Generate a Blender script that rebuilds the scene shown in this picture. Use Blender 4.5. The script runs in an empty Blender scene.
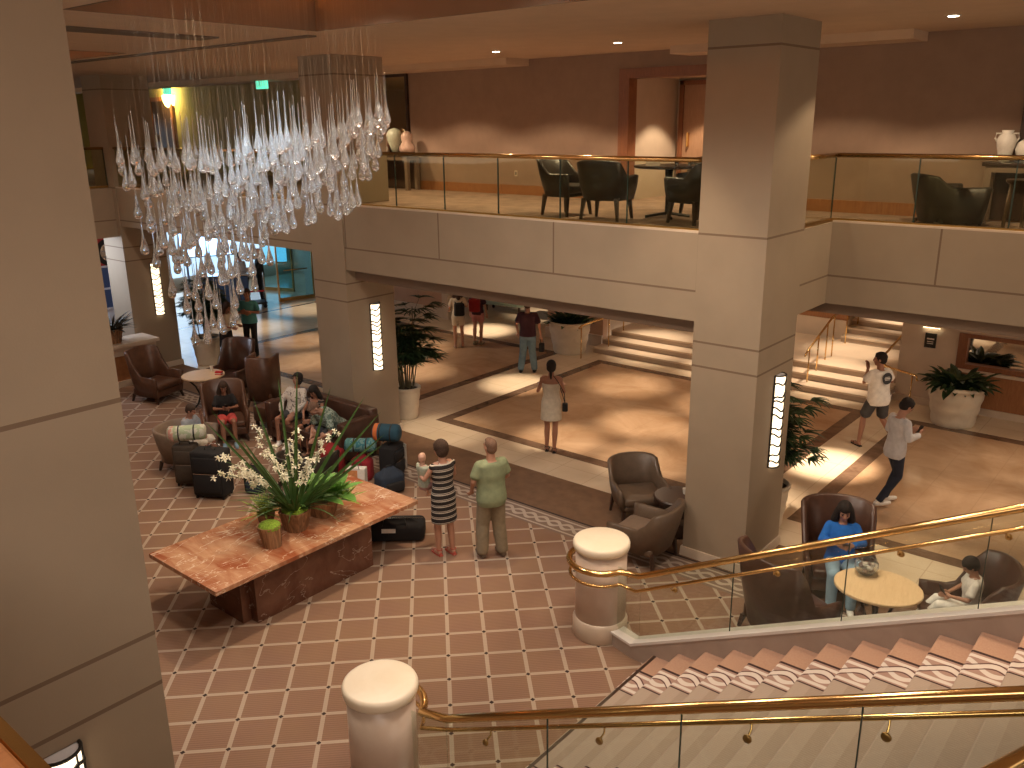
import bpy, bmesh, math, random
from math import sin, cos, pi, radians, sqrt
from mathutils import Matrix, Vector
C = bpy.context.scene.collection
SC = bpy.context.scene
RND = random.Random(7)

# ---------------------------------------------------------------- camera, world, exposure, large lights
cam_d = bpy.data.cameras.new('camera'); cam = bpy.data.objects.new('camera', cam_d); C.objects.link(cam)
cam.matrix_world = Matrix(((0.76919538, -0.17657321, 0.61413384, 5.42977),
                           (0.63892321, 0.22868524, -0.73449315, -5.43824),
                           (-0.01075153, 0.9573531, 0.28872035, 5.77240),
                           (0, 0, 0, 1)))
cam_d.sensor_width = 36; cam_d.lens = 30.549; cam_d.clip_start = 0.05; cam_d.clip_end = 200
SC.camera = cam
SC.view_settings.view_transform = 'Standard'; SC.view_settings.look = 'None'
SC.view_settings.gamma = 1; SC.view_settings.use_curve_mapping = False
SC.view_settings.exposure = 0.45
w = bpy.data.worlds.new('world'); SC.world = w; w.use_nodes = True
w.node_tree.nodes['Background'].inputs[0].default_value = (1.0, 0.78, 0.60, 1)
w.node_tree.nodes['Background'].inputs[1].default_value = 1.1  # added warm fill, coming in where walls behind the camera are left out

def area(name, loc, sx, sy, energy, col=(1, .74, .5), rot=(0, 0, 0)):
    d = bpy.data.lights.new(name, 'AREA'); d.shape = 'RECTANGLE'; d.size = sx; d.size_y = sy
    d.energy = energy; d.color = col
    o = bpy.data.objects.new(name, d); C.objects.link(o); o.location = loc; o.rotation_euler = rot
    return o
def spot(loc, energy, ang=60, blend=.5, col=(1, .74, .48), rad=.05, rot=(0, 0, 0), name='downlight_or_fill'):
    d = bpy.data.lights.new(name, 'SPOT'); d.energy = energy; d.color = col
    d.spot_size = radians(ang); d.spot_blend = blend; d.shadow_soft_size = rad
    o = bpy.data.objects.new(name, d); C.objects.link(o); o.location = loc; o.rotation_euler = rot
    return o
def aim(o, tgt):
    v = Vector(tgt) - o.location
    o.rotation_euler = v.to_track_quat('-Z', 'Y').to_euler()
WARM = (1, .74, .48)
# tray over the lobby and the near gallery ceiling
for x in (-2.6, -.2, 2.2):
    for y in (-.6, 1.4): spot((x, y, 6.86), 165, 152, .7, (1, .85, .69), .35, name='tray_downlight')
area('gallery_light', (6.0, -6.8, 6.8), 6, 2, 200, (1, .85, .72))
for (x, y) in ((-10.4, 2.9), (-12.6, 3.0), (-7.9, 2.9), (-10.5, -2.2), (-6.3, -2.2)): spot((x, y, 6.84), 115, 120, .8, (1, .84, .68))
# daylight from the glazed entrance at the far left
d_ = area('entrance_daylight', (-23.6, 9.5, 1.8), 8, 2.8, 90, (.62, .80, 1.0)); d_.rotation_euler = (0, radians(-90), 0)
# marble hall below the balcony: recessed downlights
HALL = (1, .78, .55)
for (x, y, e, a) in [(-3.05, 8.7, 330, 46), (-3.8, 7.05, 330, 44), (-2.0, 7.1, 250, 46), (-1.4, 8.9, 230, 50), (-4.7, 10.8, 330, 50), (-2.3, 10.7, 260, 50), (-6.75, 9.3, 480, 42),
                     (-9.4, 8.6, 260, 48), (-11.0, 10.2, 220, 50), (-14.2, 8.9, 240, 48), (-12.2, 7.6, 200, 50), (-10.9, 12.9, 620, 44), (.62, 8.9, 1100, 40), (.3, 6.7, 300, 46),
                     (3.0, 8.4, 110, 60), (3.4, 11.0, 90, 60), (2.4, 5.9, 140, 60), (-5.9, 6.0, 170, 50), (-1.0, 13.4, 420, 56), (-3.4, 13.2, 420, 56), (-5.6, 13.4, 330, 56), (-1.2, 15.2, 300, 60), (-4.0, 14.9, 240, 60), (-.7, 17.4, 380, 64),
                     (-16.6, 9.0, 220, 60), (-17.5, 11.8, 240, 60), (-10.8, 15.8, 300, 64)]:
    spot((x, y, 3.22), e * 1.15, a * .84, .9, HALL)
for (x, y) in [(-11.5, 9.2), (-3.2, 9.2), (3.2, 9.4), (-3.4, 14.0)]: spot((x, y, 3.24), 130, 150, 1.0, HALL)  # wide weak fill added under the hall ceiling, no fittings of its own
# downlights of the high ceiling
for (x, y, e) in [(-4.41, 6.02, 60), (-2.1, 6.08, 60), (2.49, 5.96, 50), (.7, 6.05, 35), (-6.7, 6.05, 50), (-9.0, 6.05, 60), (4.8, 6.0, 50)]:
    spot((x, y, 6.84), e * 2.4, 124, .25)
tb_ = spot((-2.6, 3.0, 6.84), 560, 58, .6); aim(tb_, (-3.35, .9, .8))
for (x, y, e) in [(-9.3, 2.6, 130), (-6.4, 2.6, 130), (.2, 3.6, 180), (3.2, 2.2, 260), (6.0, 2.2, 260)]:
    spot((x, y, 6.84), e, 56, .6)
for (x, y, e, t) in [(1.6, -.2, 160, (.43, -1.27, 1.2)), (1.4, .6, 160, (.43, 2.11, 1.2)), (2.6, 3.3, 420, (3.0, 3.8, .7))]:
    s_ = spot((x, y, 6.84), e, 16, .5, (1, .84, .66)); aim(s_, t)

# ---------------------------------------------------------------- node helper
class V:
    """a socket with arithmetic"""
    def __init__(s, nt, sock): s.nt, s.s = nt, sock
    def _m(s, op, *a):
        n = s.nt.nodes.new('ShaderNodeMath'); n.operation = op
        for i, v in enumerate((s,) + a):
            if isinstance(v, V): s.nt.links.new(v.s, n.inputs[i])
            else: n.inputs[i].default_value = v
        return V(s.nt, n.outputs[0])
    def __add__(s, o): return s._m('ADD', o)
    def __sub__(s, o): return s._m('SUBTRACT', o)
    def __mul__(s, o): return s._m('MULTIPLY', o)
    def __truediv__(s, o): return s._m('DIVIDE', o)
    __radd__ = __add__; __rmul__ = __mul__
    def lt(s, o): return s._m('LESS_THAN', o)
    def gt(s, o): return s._m('GREATER_THAN', o)
    def mod(s, o): return s._m('FLOORED_MODULO', o)
    def abs(s): return s._m('ABSOLUTE')
    def sin(s): return s._m('SINE')
    def fl(s): return s._m('FLOOR')
    def mx(s, o): return s._m('MAXIMUM', o)
    def mn(s, o): return s._m('MINIMUM', o)
    def near(s, c, w): return (s - c).abs().lt(w)          # 1 where |s-c|<w
    def ramp(s, a, b):
        n = s.nt.nodes.new('ShaderNodeMapRange'); s.nt.links.new(s.s, n.inputs[0])
        n.inputs[1].default_value = a; n.inputs[2].default_value = b
        return V(s.nt, n.outputs[0])
class Mat:
    def __init__(s, name, col=(.5, .5, .5), rough=.6, metal=0., **kw):
        s.m = bpy.data.materials.new(name); s.m.use_nodes = True; s.nt = s.m.node_tree
        s.b = s.nt.nodes['Principled BSDF']
        s.b.inputs['Base Color'].default_value = (*col, 1); s.b.inputs['Roughness'].default_value = rough
        s.b.inputs['Metallic'].default_value = metal
        for k, v in kw.items(): s.b.inputs[k].default_value = v
    def pos(s, obj=False):
        if obj: n = s.nt.nodes.new('ShaderNodeTexCoord'); o = n.outputs['Object']
        else: n = s.nt.nodes.new('ShaderNodeNewGeometry'); o = n.outputs['Position']
        x = s.nt.nodes.new('ShaderNodeSeparateXYZ'); s.nt.links.new(o, x.inputs[0]); s.p = o
        return V(s.nt, x.outputs[0]), V(s.nt, x.outputs[1]), V(s.nt, x.outputs[2])
    def noise(s, scale, detail=3, rough=.55, dist=0, vec=None, stretch=None):
        n = s.nt.nodes.new('ShaderNodeTexNoise'); n.inputs['Scale'].default_value = scale
        n.inputs['Detail'].default_value = detail; n.inputs['Roughness'].default_value = rough; n.inputs['Distortion'].default_value = dist
        v = vec or getattr(s, 'p', None)
        if v is None: s.pos(); v = s.p
        if stretch:
            mp = s.nt.nodes.new('ShaderNodeMapping'); mp.inputs['Scale'].default_value = stretch; s.nt.links.new(v, mp.inputs[0]); v = mp.outputs[0]
        s.nt.links.new(v, n.inputs['Vector'])
        return V(s.nt, n.outputs['Fac'])
    def comb(s, x, y, z=None):
        n = s.nt.nodes.new('ShaderNodeCombineXYZ')
        for i, v in enumerate((x, y, z)):
            if v is not None: s.nt.links.new(v.s, n.inputs[i])
        return n.outputs[0]
    def col(s, c):
        n = s.nt.nodes.new('ShaderNodeRGB'); n.outputs[0].default_value = (*c, 1); return n.outputs[0]
    def mix(s, f, a, b):
        n = s.nt.nodes.new('ShaderNodeMix'); n.data_type = 'RGBA'
        if isinstance(f, V): s.nt.links.new(f.s, n.inputs[0])
        else: n.inputs[0].default_value = f
        for i, c in ((6, a), (7, b)):
            if isinstance(c, tuple): n.inputs[i].default_value = (*c, 1)
            else: s.nt.links.new(c, n.inputs[i])
        return n.outputs[2]
    def base(s, c): s.nt.links.new(c, s.b.inputs['Base Color']); return s
    def rough(s, v): s.nt.links.new(v.s, s.b.inputs['Roughness']); return s
    def bump(s, h, strength=.3, dist=.01):
        n = s.nt.nodes.new('ShaderNodeBump'); n.inputs['Strength'].default_value = strength; n.inputs['Distance'].default_value = dist
        s.nt.links.new(h.s, n.inputs['Height']); s.nt.links.new(n.outputs[0], s.b.inputs['Normal']); return s
def plain(name, col, rough=.6, metal=0., var=.12, scale=30, bump=0., obj=True, **kw):
    m = Mat(name, col, rough, metal, **kw); m.pos(obj)
    n = m.noise(scale, 4)
    d = tuple(c * (1 - var) for c in col); l = tuple(min(1, c * (1 + var)) for c in col)
    m.base(m.mix(n.ramp(.3, .7), d, l))
    if bump: m.bump(n, bump)
    return m.m
def emit(name, col, st):
    m = Mat(name, col, .5); m.b.inputs['Emission Color'].default_value = (*col, 1); m.b.inputs['Emission Strength'].default_value = st; m.pos(True)
    m.base(m.mix(m.noise(20), col, tuple(c * .9 for c in col))); return m.m

# ---------------------------------------------------------------- mesh helper
class MB:
    def __init__(s, T=None): s.v = []; s.f = []; s.T = T or Matrix.Identity(4)
    def add(s, vs, fs):
        k = len(s.v); s.v += [tuple(s.T @ Vector(v)) for v in vs]; s.f += [tuple(i + k for i in f) for f in fs]; return s
    def box(s, x0, x1, y0, y1, z0, z1, top=None):
        """top=(dx,dy) shrinks the upper rectangle on each side (negative flares)"""
        a, b = top or (0, 0)
        vs = [(x0, y0, z0), (x1, y0, z0), (x1, y1, z0), (x0, y1, z0), (x0 + a, y0 + b, z1), (x1 - a, y0 + b, z1), (x1 - a, y1 - b, z1), (x0 + a, y1 - b, z1)]
        return s.add(vs, [(3, 2, 1, 0), (4, 5, 6, 7), (0, 1, 5, 4), (1, 2, 6, 5), (2, 3, 7, 6), (3, 0, 4, 7)])
    def rbox(s, x0, x1, y0, y1, z0, z1, r=.03, n=3, crown=0):
        """box with rounded plan corners and softened rims"""
        pl = []
        for cx, cy, a0 in ((x1 - r, y1 - r, 0), (x0 + r, y1 - r, 90), (x0 + r, y0 + r, 180), (x1 - r, y0 + r, 270)):
            for i in range(n + 1):
                a = radians(a0 + 90 * i / n); pl.append((cx + r * cos(a), cy + r * sin(a)))
        cx, cy = (x0 + x1) / 2, (y0 + y1) / 2; e = min(r * .6, (z1 - z0) * .4)
        def ring(k, z):
            return [(cx + (x - cx) * (1 - k / max(.01, x1 - cx)), cy + (y - cy) * (1 - k / max(.01, y1 - cy)), z) for x, y in pl]
        rs = [ring(e, z0), ring(e * .3, z0 + e * .3), ring(0, z0 + e), ring(0, z1 - e), ring(e * .3, z1 - e * .3), ring(e, z1)]
        if crown: rs.append(ring(e + .35 * (x1 - cx), z1 + crown))
        return s.loft(rs)
    def loft(s, rings, cap=True, closed=True):
        n = len(rings[0]); vs = [v for r in rings for v in r]; fs = []
        for i in range(len(rings) - 1):
            for j in range(n if closed else n - 1):
                a, b = i * n + j, i * n + (j + 1) % n; fs.append((a, b, b + n, a + n))
        if cap: fs += [tuple(range(n - 1, -1, -1)), tuple((len(rings) - 1) * n + j for j in range(n))]
        return s.add(vs, fs)
    def lathe(s, prof, c=(0, 0, 0), n=24, sx=1, sy=1):
        return s.loft([[(c[0] + r * sx * cos(2 * pi * j / n), c[1] + r * sy * sin(2 * pi * j / n), c[2] + z) for j in range(n)] for r, z in prof])
    def tube(s, path, r, n=8, closed=False, flat=1.0):
        P = [Vector(p) for p in path]; rings = []; m = len(P)
        rr = r if isinstance(r, (list, tuple)) else [r] * m
        up = None
        for i, p in enumerate(P):
            if closed: t = P[(i + 1) % m] - P[i - 1]
            else: t = P[min(i + 1, m - 1)] - P[max(i - 1, 0)]
            t.normalize()
            if up is None: up = Vector((0, 0, 1)) if abs(t.z) < .9 else Vector((1, 0, 0))
            a = t.cross(up)
            if a.length < 1e-4: a = t.cross(Vector((0, 1, 0)))
            a.normalize(); b = a.cross(t).normalized()
            if abs(t.z) > .9: up = b
            rings.append([tuple(p + a * (rr[i] * cos(2 * pi * j / n)) + b * (rr[i] * flat * sin(2 * pi * j / n))) for j in range(n)])
        if closed: rings.append(rings[0]); return s.loft(rings, cap=False)
        return s.loft(rings)
    def cap(s, a, b, r1, r2, n=12, k=3, flat=1.0):
        """tapered capsule"""
        a, b = Vector(a), Vector(b); t = b - a
        if t.length < 1e-5: t = Vector((0, 0, 1e-4)); b = a + t
        t.normalize(); pts = []; rr = []
        for i in range(k): th = pi / 2 * (1 - i / k); pts.append(a - t * r1 * sin(th)); rr.append(max(.0005, r1 * cos(th)))
        pts += [a, b]; rr += [r1, r2]
        for i in range(1, k + 1): th = pi / 2 * i / k; pts.append(b + t * r2 * sin(th)); rr.append(max(.0005, r2 * cos(th)))
        return s.tube(pts, rr, n, flat=flat)
    def ell(s, c, r, n=16, k=10, rot=None):
        c = Vector(c); M = rot or Matrix.Identity(3); rings = []
        for i in range(1, k):
            th = pi * i / k - pi / 2
            rings.append([tuple(c + M @ Vector((r[0] * cos(th) * cos(2 * pi * j / n), r[1] * cos(th) * sin(2 * pi * j / n), r[2] * sin(th)))) for j in range(n)])
        q0 = tuple(c + M @ Vector((0, 0, -r[2]))); q1 = tuple(c + M @ Vector((0, 0, r[2])))
        vs = [v for R in rings for v in R] + [q0, q1]; L = len(rings) * n; fs = []
        for i in range(len(rings) - 1):
            for j in range(n): a, b = i * n + j, i * n + (j + 1) % n; fs.append((a, b, b + n, a + n))
        for j in range(n): fs.append((L, (j + 1) % n, j)); fs.append((L + 1, L - n + j, L - n + (j + 1) % n))
        return s.add(vs, fs)
    def prism(s, poly, y0, y1, axis='y'):
        """poly of (a,b) extruded along an axis"""
        n = len(poly)
        if axis == 'y': A = [(a, y0, b) for a, b in poly]; B = [(a, y1, b) for a, b in poly]
        elif axis == 'x': A = [(y0, a, b) for a, b in poly]; B = [(y1, a, b) for a, b in poly]
        else: A = [(a, b, y0) for a, b in poly]; B = [(a, b, y1) for a, b in poly]
        return s.loft([A, B])
    def leaf(s, p, d, L, w, droop=.4, n=6, up=Vector((0, 0, 1)), fold=.25, tip=True):
        """a bending strap leaf from p in direction d"""
        p = Vector(p); d = Vector(d).normalized(); side = d.cross(up)
        if side.length < 1e-3: side = Vector((1, 0, 0))
        side.normalize(); vs = []; q = p.copy()
        for i in range(n + 1):
            t = i / n; ww = w * (sin(pi * min(1, (t * .85 + .15))) ** .7 if tip else (1 - t) ** .6 * 1.0)
            ww = max(ww, .0008); nrm = side.cross(d).normalized()
            vs += [tuple(q - side * ww / 2 + nrm * ww * fold), tuple(q), tuple(q + side * ww / 2 + nrm * ww * fold)]
            q = q + d * (L / n); d = (d - Vector((0, 0, 1)) * droop / n).normalized()
        fs = []
        for i in range(n):
            a = i * 3; fs += [(a, a + 1, a + 4, a + 3), (a + 1, a + 2, a + 5, a + 4)]
        return s.add(vs, fs)
    def build(s, name, mat, parent=None, smooth=False, bevel=0, recalc=True, loc=None):
        me = bpy.data.meshes.new(name); me.from_pydata(s.v, [], s.f)
        if recalc:
            bm = bmesh.new(); bm.from_mesh(me); bmesh.ops.recalc_face_normals(bm, faces=bm.faces); bm.to_mesh(me); bm.free()
        if smooth:
            for p in me.polygons: p.use_smooth = True
        me.materials.append(mat)
        o = bpy.data.objects.new(name, me); C.objects.link(o)
        if parent is not None: o.parent = parent
        if loc: o.location = loc
        if bevel:
            b = o.modifiers.new('bevel', 'BEVEL'); b.width = bevel; b.segments = 2; b.limit_method = 'ANGLE'
        return o
def tag(o, label, cat, group=None, kind=None):
    o['label'] = label; o['category'] = cat
    if group: o['group'] = group
    if kind: o['kind'] = kind
    return o
def thing(name, label, cat, loc=(0, 0, 0), rz=0, group=None, scale=None):
    o = bpy.data.objects.new(name, None); o.empty_display_size = .1; C.objects.link(o)
    o.location = loc; o.rotation_euler = (0, 0, rz)
    if scale: o.scale = (scale,) * 3
    return tag(o, label, cat, group)
def dup(root, loc, rz, label, group=None, scale=None):
    r = root.copy(); C.objects.link(r); r.location = loc; r.rotation_euler = (0, 0, rz); r['label'] = label
    if scale: r.scale = (scale,) * 3
    if group: r['group'] = group
    for ch in list(root.children):
        c = ch.copy(); C.objects.link(c); c.parent = r
        for g in ch.children:
            d = g.copy(); C.objects.link(d); d.parent = c
    return r
def struct(name, mb, m, **k):
    o = mb.build(name, m, **k); o['kind'] = 'structure'; return o
def hd(dx, dy): return math.atan2(-dx, dy)     # yaw that turns local +Y towards (dx,dy)

for p_, e_ in (((-1.0, -1.0, 7.1), 900), ((-3.3, -1.05, 7.1), 480), ((-3.6, 1.8, 7.1), 420)):
    ck_ = spot(p_, e_, 34, 1, (.66, .84, 1.0), .18, name='chandelier_fill_beam'); aim(ck_, (-3.0, .35, 4.9))  # added cool spots that make the glass drops sparkle blue-white
# ---------------------------------------------------------------- materials
def carpet_mat():
    m = Mat('lobby_carpet', rough=.95); X, Y, Z = m.pos()
    u = (X + Y) * (.70711 / .43); v = (Y - X) * (.70711 / .4386)
    fu = (u + .5).mod(1.0) - .5; fv = (v + .5).mod(1.0) - .5
    big = m.noise(1.3, 3); fine = m.noise(60, 2)
    ribs = ((v * 88.0).sin() * .5 + .5)
    c = m.mix(ribs * .5 + fine * .3, (.175, .095, .063), (.305, .18, .125))
    c = m.mix(big.ramp(.35, .7) * .35, c, (.27, .17, .085))
    line = fu.abs().lt(.052).mx(fv.abs().lt(.052))
    c = m.mix(line * .8, c, (.43, .345, .265))
    dia = (fu.abs() + fv.abs()).lt(.062)
    c = m.mix(dia, c, (.03, .015, .012))
    # scroll border at the hall side
    def border(c, y0, P, ph):
        b = P.near(y0, .235)
        a1 = (ph * 2 * pi / .46).sin() * .075
        q = (P - y0)
        s1 = (q - a1).near(0, .034); s2 = (q + a1).near(0, .034)
        pat = s1.mx(s2).mx(q.abs().near(.165, .018))
        cb = m.mix(pat, (.20, .135, .10), (.42, .34, .27))
        return m.mix(b, c, cb)
    c = border(c, 4.07, Y, X)
    c = m.mix(Y.near(4.325, .02), c, (.03, .018, .014))
    m.base(c); m.bump(ribs, .25, .004); return m.m
def stair_mat():
    m = Mat('stair_carpet', rough=.95); X, Y, Z = m.pos()
    fine = m.noise(70, 2); big = m.noise(2.2, 3)
    q = (Y - .42).abs()                          # symmetric about the stair axis; edge at 1.44
    ribs = ((Y * 260.0).sin() * .5 + .5)
    c = m.mix(ribs * .4 + fine * .4, (.27, .205, .16), (.40, .32, .26))
    c = m.mix(big * .4, c, (.34, .26, .20))
    tr = ((X - 1.29).mod(.308)).lt(.13); c = m.mix(tr * .25, c, (.50, .42, .35))  # tread fronts painted lighter, standing in for the highlight along each nosing
    edge = q.gt(1.08)
    ce = m.mix(fine, (.34, .195, .13), (.45, .285, .205))
    c = m.mix(edge, c, ce)
    band = q.near(.905, .19)
    run = (Z * .9 + X)                           # pattern runs up the flight
    a1 = (run * 2 * pi / .46).sin() * .07
    w_ = q - .905
    pat = (w_ - a1).near(0, .032).mx((w_ + a1).near(0, .032)).mx(w_.abs().near(.14, .022))
    thin = (w_ - a1).abs().near(.045, .008)
    cb = m.mix(pat, (.34, .22, .18), (.60, .53, .48)); cb = m.mix(thin, cb, (.08, .03, .03))
    c = m.mix(band, c, cb)
    c = m.mix(q.near(1.11, .016).mx(q.near(.715, .009)), c, (.035, .012, .012))
    m.base(c); m.bump(ribs, .2, .003); return m.m
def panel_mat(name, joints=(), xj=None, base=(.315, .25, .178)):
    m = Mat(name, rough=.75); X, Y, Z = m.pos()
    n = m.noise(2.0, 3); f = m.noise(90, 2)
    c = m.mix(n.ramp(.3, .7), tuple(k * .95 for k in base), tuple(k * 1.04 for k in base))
    c = m.mix(f * .12, c, (.3, .22, .16))
    j = None
    for z in joints:
        t = Z.near(z, .013); j = t if j is None else j.mx(t)
    if xj:
        x0, sp, zmin = xj
        t = ((X - x0 + .5 * sp).mod(sp) - .5 * sp).abs().lt(.012) * Z.gt(zmin); j = t if j is None else j.mx(t)
    if j is not None: c = m.mix(j, c, (.17, .115, .075))
    m.base(c); m.bump(f, .05); return m.m
def marble_mat(name, a, b, vein=None, scale=1.2, rough=.22, tile=None, vs=3.0, vw=.015, grout=(.35, .25, .17)):
    m = Mat(name, rough=rough); X, Y, Z = m.pos()
    st_ = (.5, 1.6, 1) if vein else None
    n = m.noise(scale, 6, .6, .6, stretch=st_); n2 = m.noise(scale * 5, 5, .6, .3)
    c = m.mix(n.ramp(.35, .65), a, b); c = m.mix(n2 * .3, c, a)
    if vein:
        v = m.noise(vs * .8, 4, .55, .5, stretch=(1.5, .55, 1)); c = m.mix((v - .5).abs().lt(vw) * .75, c, vein)
    if tile:
        t = ((X).mod(tile) - tile / 2).abs().gt(tile / 2 - .006).mx((Y.mod(tile) - tile / 2).abs().gt(tile / 2 - .006))
        c = m.mix(t * .45, c, grout)
    m.base(c); return m.m
M = {}
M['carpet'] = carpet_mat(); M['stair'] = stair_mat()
M['column'] = panel_mat('column_stone', (4.42, 3.047, 2.726, 6.57))
M['fascia'] = panel_mat('fascia_panels', (3.69,), (.25, 2.27, 3.69))
M['fascia_side'] = panel_mat('fascia_side_panels', (3.69,))
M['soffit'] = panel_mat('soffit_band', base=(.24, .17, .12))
M['ceiling'] = plain('ceiling_plaster', (.60, .46, .33), .9, var=.04, scale=3, obj=False)
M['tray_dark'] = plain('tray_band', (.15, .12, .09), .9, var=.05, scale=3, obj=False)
M['brown_carpet'] = plain('plain_brown_carpet', (.165, .092, .05), .95, var=.15, scale=5, obj=False)
M['up_carpet'] = plain('gallery_carpet', (.30, .20, .15), .95, var=.25, scale=3, obj=False)
M['cream'] = marble_mat('cream_marble', (.62, .50, .36), (.72, .60, .45), tile=.75, rough=.18)
M['tan'] = marble_mat('tan_marble', (.40, .25, .145), (.60, .42, .275), scale=.9, rough=.14, tile=.75, grout=(.36, .23, .14))
M['band'] = marble_mat('dark_marble_band', (.115, .07, .045), (.20, .125, .085), scale=4, rough=.2)
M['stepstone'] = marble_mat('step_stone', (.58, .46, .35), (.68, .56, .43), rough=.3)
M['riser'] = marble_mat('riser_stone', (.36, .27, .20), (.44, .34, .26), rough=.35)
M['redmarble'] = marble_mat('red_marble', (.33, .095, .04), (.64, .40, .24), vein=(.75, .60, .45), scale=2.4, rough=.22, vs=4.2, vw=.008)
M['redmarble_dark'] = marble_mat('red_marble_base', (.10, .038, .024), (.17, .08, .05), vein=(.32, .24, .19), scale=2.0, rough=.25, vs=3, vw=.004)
M['post'] = marble_mat('post_stone', (.58, .46, .37), (.66, .54, .45), scale=3, rough=.28)
M['post_cap'] = marble_mat('post_cap_stone', (.80, .70, .54), (.86, .77, .62), scale=3, rough=.3)
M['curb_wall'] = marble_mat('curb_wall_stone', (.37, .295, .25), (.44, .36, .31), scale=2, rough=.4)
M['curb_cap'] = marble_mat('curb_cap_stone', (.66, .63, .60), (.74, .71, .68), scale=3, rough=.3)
M['base'] = marble_mat('stone_skirting', (.55, .45, .35), (.62, .52, .42), scale=3, rough=.3)
M['wall_up'] = plain('gallery_wall', (.30, .205, .15), .9, var=.06, scale=4, obj=False)
M['wall_cream'] = plain('cream_wall', (.56, .46, .36), .85, var=.05, scale=3, obj=False)
M['wall_pink'] = plain('pink_wall', (.50, .32, .22), .8, var=.06, scale=3, obj=False)
M['wall_white'] = plain('white_wall', (.62, .62, .66), .8, var=.04, scale=3, obj=False)
M['wall_olive'] = plain('olive_wall', (.36, .31, .13), .85, var=.06, scale=3, obj=False)
def wood_mat(name, a, b, rough=.4, st=(2, 2, 14)):
    m = Mat(name, rough=rough); m.pos(True); n = m.noise(3, 5, .6, .8, stretch=(st[2], st[1], st[0]))
    m.base(m.mix(n.ramp(.3, .7), a, b)); return m.m
M['wood_orange'] = wood_mat('orange_wood', (.26, .105, .04), (.36, .16, .065))
M['wood_red'] = wood_mat('red_wood', (.20, .075, .035), (.27, .11, .05))
M['wood_dark'] = wood_mat('dark_wood', (.030, .016, .011), (.055, .030, .02), .35)
M['wood_door'] = wood_mat('door_wood', (.36, .21, .13), (.44, .27, .17), .4)
M['table_top'] = wood_mat('pale_table_top', (.62, .43, .25), (.72, .52, .31), .3)
M['brass'] = Mat('brass', (.70, .47, .20), .17, 1.).m
M['brass_d'] = Mat('aged_brass', (.40, .25, .09), .3, 1.).m
M['chrome'] = Mat('steel', (.6, .6, .6), .25, 1.).m
M['black'] = plain('black_metal', (.012, .011, .010), .5)
def glass_mat(name, tint, refl=.03):
    m = bpy.data.materials.new(name); m.use_nodes = True; nt = m.node_tree; nt.nodes.clear()
    o = nt.nodes.new('ShaderNodeOutputMaterial'); mx = nt.nodes.new('ShaderNodeMixShader'); t = nt.nodes.new('ShaderNodeBsdfTransparent')
    g = nt.nodes.new('ShaderNodeBsdfGlossy'); g.inputs['Roughness'].default_value = .02; g.inputs[0].default_value = (.9, .95, .92, 1)
    t.inputs[0].default_value = (*tint, 1)
    lw = nt.nodes.new('ShaderNodeLayerWeight'); lw.inputs[0].default_value = .5
    k = (V(nt, lw.outputs['Facing'])._m('POWER', 4.0)) * .6 + refl; nt.links.new(k.s, mx.inputs[0]); nt.links.new(t.outputs[0], mx.inputs[1]); nt.links.new(g.outputs[0], mx.inputs[2]); nt.links.new(mx.outputs[0], o.inputs[0])
    return m
M['glass'] = glass_mat('balustrade_glass', (.90, .93, .90))
M['glass_edge'] = plain('glass_edge', (.03, .05, .04), .2)
M['glass_up'] = glass_mat('gallery_glass', (.86, .87, .77))
M['glass_blue'] = glass_mat('door_glass', (.60, .85, .90))
def crystal_mat():
    m = Mat('clear_glass', (.93, .97, 1), .02); m.b.inputs['Transmission Weight'].default_value = .94; m.b.inputs['IOR'].default_value = 1.45
    m.pos(True); m.base(m.mix(m.noise(8), (.90, .96, 1), (.95, .98, 1))); return m.m
M['crystal'] = crystal_mat()
M['leather'] = plain('brown_leather', (.062, .028, .018), .32, var=.2, scale=9, bump=.05)
M['leather_l'] = plain('tan_brown_leather', (.10, .046, .027), .36, var=.2, scale=9, bump=.05)
M['taupe'] = plain('taupe_leather', (.115, .078, .052), .42, var=.12, scale=12, bump=.05)
M['taupe_l'] = plain('taupe_fabric', (.20, .14, .10), .6, var=.1, scale=12)
M['char'] = plain('charcoal_leather', (.030, .024, .019), .38, var=.12, scale=12)
M['white'] = plain('white_ceramic', (.72, .68, .62), .25, var=.05)
M['planter'] = marble_mat('planter_stone', (.58, .51, .40), (.68, .60, .48), scale=4, rough=.5)
M['soil'] = plain('soil', (.02, .014, .008), .95, scale=40, bump=.5)
M['skin'] = plain('skin', (.45, .235, .155), .5, var=.06, scale=12)
M['skin_d'] = plain('skin_tanned', (.33, .155, .095), .5, var=.06, scale=12)
M['skin_l'] = plain('skin_fair', (.56, .33, .24), .5, var=.06, scale=12)
M['hair'] = plain('dark_hair', (.014, .009, .007), .85, var=.4, scale=60, bump=.4)
M['hair_b'] = plain('brown_hair', (.05, .025, .014), .85, var=.4, scale=60, bump=.4)
M['hair_g'] = plain('cropped_greying_hair', (.17, .095, .06), .8, var=.3, scale=60)
M['eye'] = plain('eye', (.02, .012, .01), .2)
M['lip'] = plain('lip', (.30, .09, .07), .4)
def cloth(name, col, var=.12, scale=14): return plain(name, col, .9, var=var, scale=scale, bump=.15)
def stripes(name, a, b, per=.1, frac=.35, c=None):
    m = Mat(name, rough=.9); X, Y, Z = m.pos(True); f = (Z / per).mod(1.0)
    k = m.mix(f.gt(1 - frac), a, b)
    if c: k = m.mix((Z / per * 3).mod(1.0).lt(.25), k, c)
    m.base(k); return m.m
def patterned(name, a, b, scale=16, th=.5):
    m = Mat(name, rough=.9); m.pos(True); n = m.noise(scale, 2, .5, 1.0); m.base(m.mix(n.gt(th), a, b)); return m.m
M['green_plant'] = plain('leaf_green', (.055, .125, .028), .45, var=.35, scale=6)
M['bright_plant'] = plain('leaf_bright', (.17, .36, .075), .4, var=.3, scale=6)
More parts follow.
